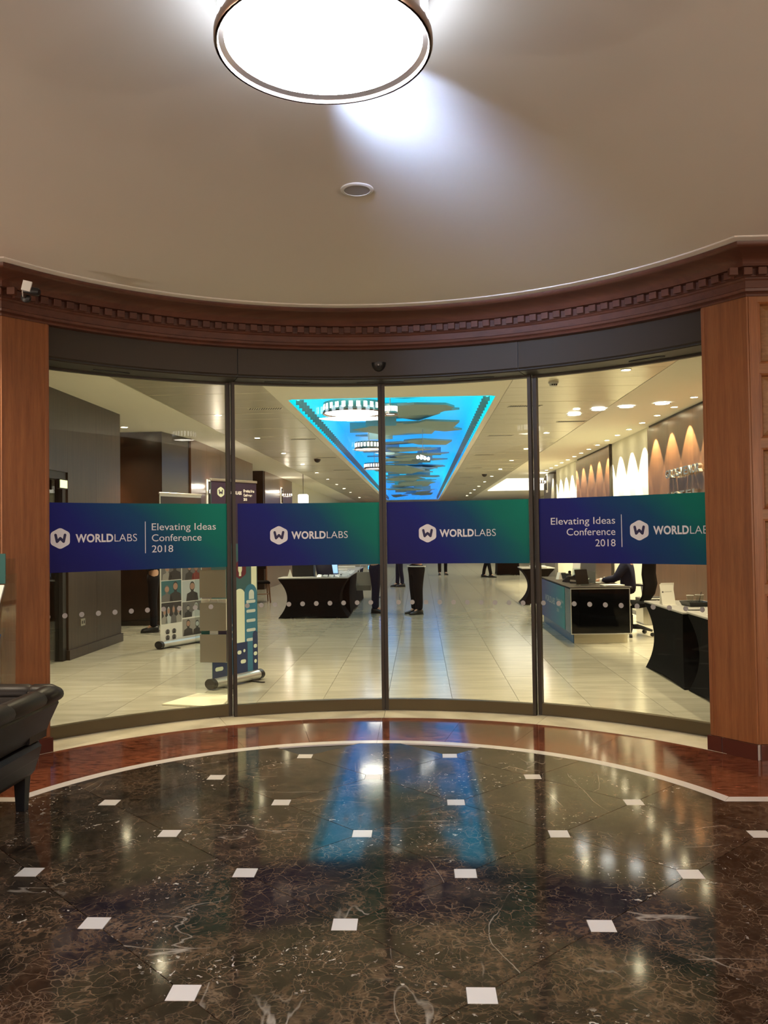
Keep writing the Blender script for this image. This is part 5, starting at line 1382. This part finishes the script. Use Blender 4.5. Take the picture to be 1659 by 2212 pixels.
# ------------------------------------------------------------------ leather sofa at the lower left
sf = thing('leather_sofa', 'dark brown leather sofa with rolled top, seen from behind at the left', 'sofa', (-2.2, 4.7, 0))
def P3(x, y, z): return (x + 2.2, y - 4.7, z)
# back shell: profile in x-z swept along y
Y0, Y1 = 3.02, 4.80
prof_ = [(-2.215, .395), (-2.185, .40), (-2.155, .47), (-2.10, .585), (-2.12, .64), (-2.24, .64), (-2.30, .55), (-2.33, .40)]
MB().loft([[P3(x, y, z) for x, z in prof_] for y in (Y0, (Y0 + Y1) / 2, Y1 - .05, Y1)]).build('backrest', 'leather', sf, True)
ap = [(4.79, .395), (4.80, .45), (4.83, .585), (4.80, .64), (4.68, .64), (4.60, .55), (4.58, .395)]
MB().loft([[P3(x, y, z) for y, z in ap] for x in (-3.25, -2.4, -2.20, -2.17)]).build('arm', 'leather', sf, True)
# rolled tops with stitched sections
ys = [Y0, 3.4, 3.8, 4.2, 4.56]
for a, b in zip(ys, ys[1:] + [None]):
    if b is None: break
    MB().tube([P3(-2.125, a + .002, .645), P3(-2.122, a + .02, .648), P3(-2.122, b - .02, .648), P3(-2.125, b - .002, .645)], [.0655, .068, .068, .0655], 14, .72).build('rolled_top', 'leather', sf, True)
MB().tube([P3(-2.122, 4.562, .645), P3(-2.12, 4.58, .648), P3(-2.12, 4.70, .648), P3(-2.10, 4.775, .642), P3(-2.085, 4.80, .636)], [.062, .068, .072, .052, .02], 14, .72).build('rolled_top', 'leather', sf, True)
xs = [-3.25, -2.85, -2.52, -2.24]
for a, b in zip(xs, xs[1:]):
    MB().tube([P3(a + .002, 4.75, .645), P3(a + .02, 4.75, .65), P3(b - .02, 4.75, .65), P3(b - .002, 4.75, .645)], [.067, .070, .070, .067], 14, .72).build('rolled_top', 'leather', sf, True)
MB().tube([P3(-2.238, 4.75, .645), P3(-2.22, 4.75, .65), P3(-2.13, 4.765, .65), P3(-2.085, 4.785, .643)], [.062, .070, .066, .04], 14, .72).build('rolled_top', 'leather', sf, True)
MB().bbox(*[v for v in (-3.2 + 2.2, -2.235 + 2.2, Y0 + .05 - 4.7, 4.72 - 4.7)], .30, .40, .02).build('under_frame', 'black_plastic', sf, True)
MB().loft([[P3(x, y, z) for x, y in ((-3.2, Y0), (dx, Y0), (dx, 4.72), (dx - .03, 4.76), (-3.2, 4.76))] for z, dx in ((.195, -2.225), (.22, -2.205), (.285, -2.185), (.295, -2.180), (.36, -2.165), (.383, -2.185))]).build('seat_base', 'leather', sf, True)
MB().bbox(-3.15 + 2.2, -2.32 + 2.2, Y0 + .1 - 4.7, 4.56 - 4.7, .40, .50, .04).build('seat_cushion', 'leather', sf, True)
lg = None
for x, y in ((-2.27, 4.70), (-3.12, 4.70), (-2.27, 3.08), (-3.12, 3.08)):
    if lg is None: lg = MB().loft([[(a * s_, b * s_, z) for a, b in ((-1, -1), (1, -1), (1, 1), (-1, 1))] for z, s_ in ((0.0013, .024), (.20, .034))]).build('leg', 'black_plastic', sf); o = lg
    else: o = inst(lg, sf)
    o.location = P3(x, y, 0)

# ------------------------------------------------------------------ acrylic leaflet rack against the left wall
lr = thing('leaflet_rack', 'clear acrylic leaflet rack behind the sofa at the left edge', 'rack', (-2.985, 5.42, 0))
for x in (-.30, .235): MB().prism([(-.20, .28), (.16, .28), (.20, 1.30), (.05, 1.30)], x, x + .006, mat=Matrix(((0, 0, 1, 0), (1, 0, 0, 0), (0, 1, 0, 0), (0, 0, 0, 1)))).build('side_panel', 'acrylic', lr)
MB().box(-.30, .24, -.22, .20, .0, .02).build('base', 'acrylic', lr)
MB().box(-.30, .24, .17, .176, .02, 1.40).build('back_panel', 'acrylic', lr)
for k, z in enumerate((.40, .72, 1.04)):
    M_ = Matrix.Translation((0, -.12 + .05 * k, z)) @ Matrix.Rotation(rad(-30), 4, 'X')
    MB().box(-.29, .23, 0, .005, -.02, .26, mat=M_).build('shelf', 'acrylic', lr)
    MB().box(-.29, .23, -.04, .0, -.02, -.014, mat=M_).build('shelf_lip', 'acrylic', lr)
for k, z, cm, lb in ((0, .40, 'paper', 'white leaflet on the lowest shelf of the clear rack'), (1, .72, 'card_blue', 'dark blue leaflet on the middle shelf of the clear rack'), (2, 1.04, 'paper', 'white leaflet on the upper shelf of the clear rack')):
    t = thing('leaflet', lb, 'leaflet', (-2.985, 5.419 - .12 + .05 * k, z), 0, 'leaflets in the clear rack')
    M_ = Matrix.Rotation(rad(-30), 4, 'X')
    MB().box(-.10, .215, -.012, -.001, -.012, .21, mat=M_).build('sheet', cm, t)
t = thing('leaflet', 'dark green card standing at the top of the clear rack', 'leaflet', (-2.985, 5.54, 1.235), 0, 'leaflets in the clear rack'); MB().box(-.06, .215, -.03, -.024, 0, .20).build('sheet', 'card_green', t); MB().box(-.06, .215, -.032, -.022, -.01, .002).build('clip', 'acrylic', t)

# copies share mesh data; make sure the view layer is up to date before rendering
bpy.context.view_layer.update()
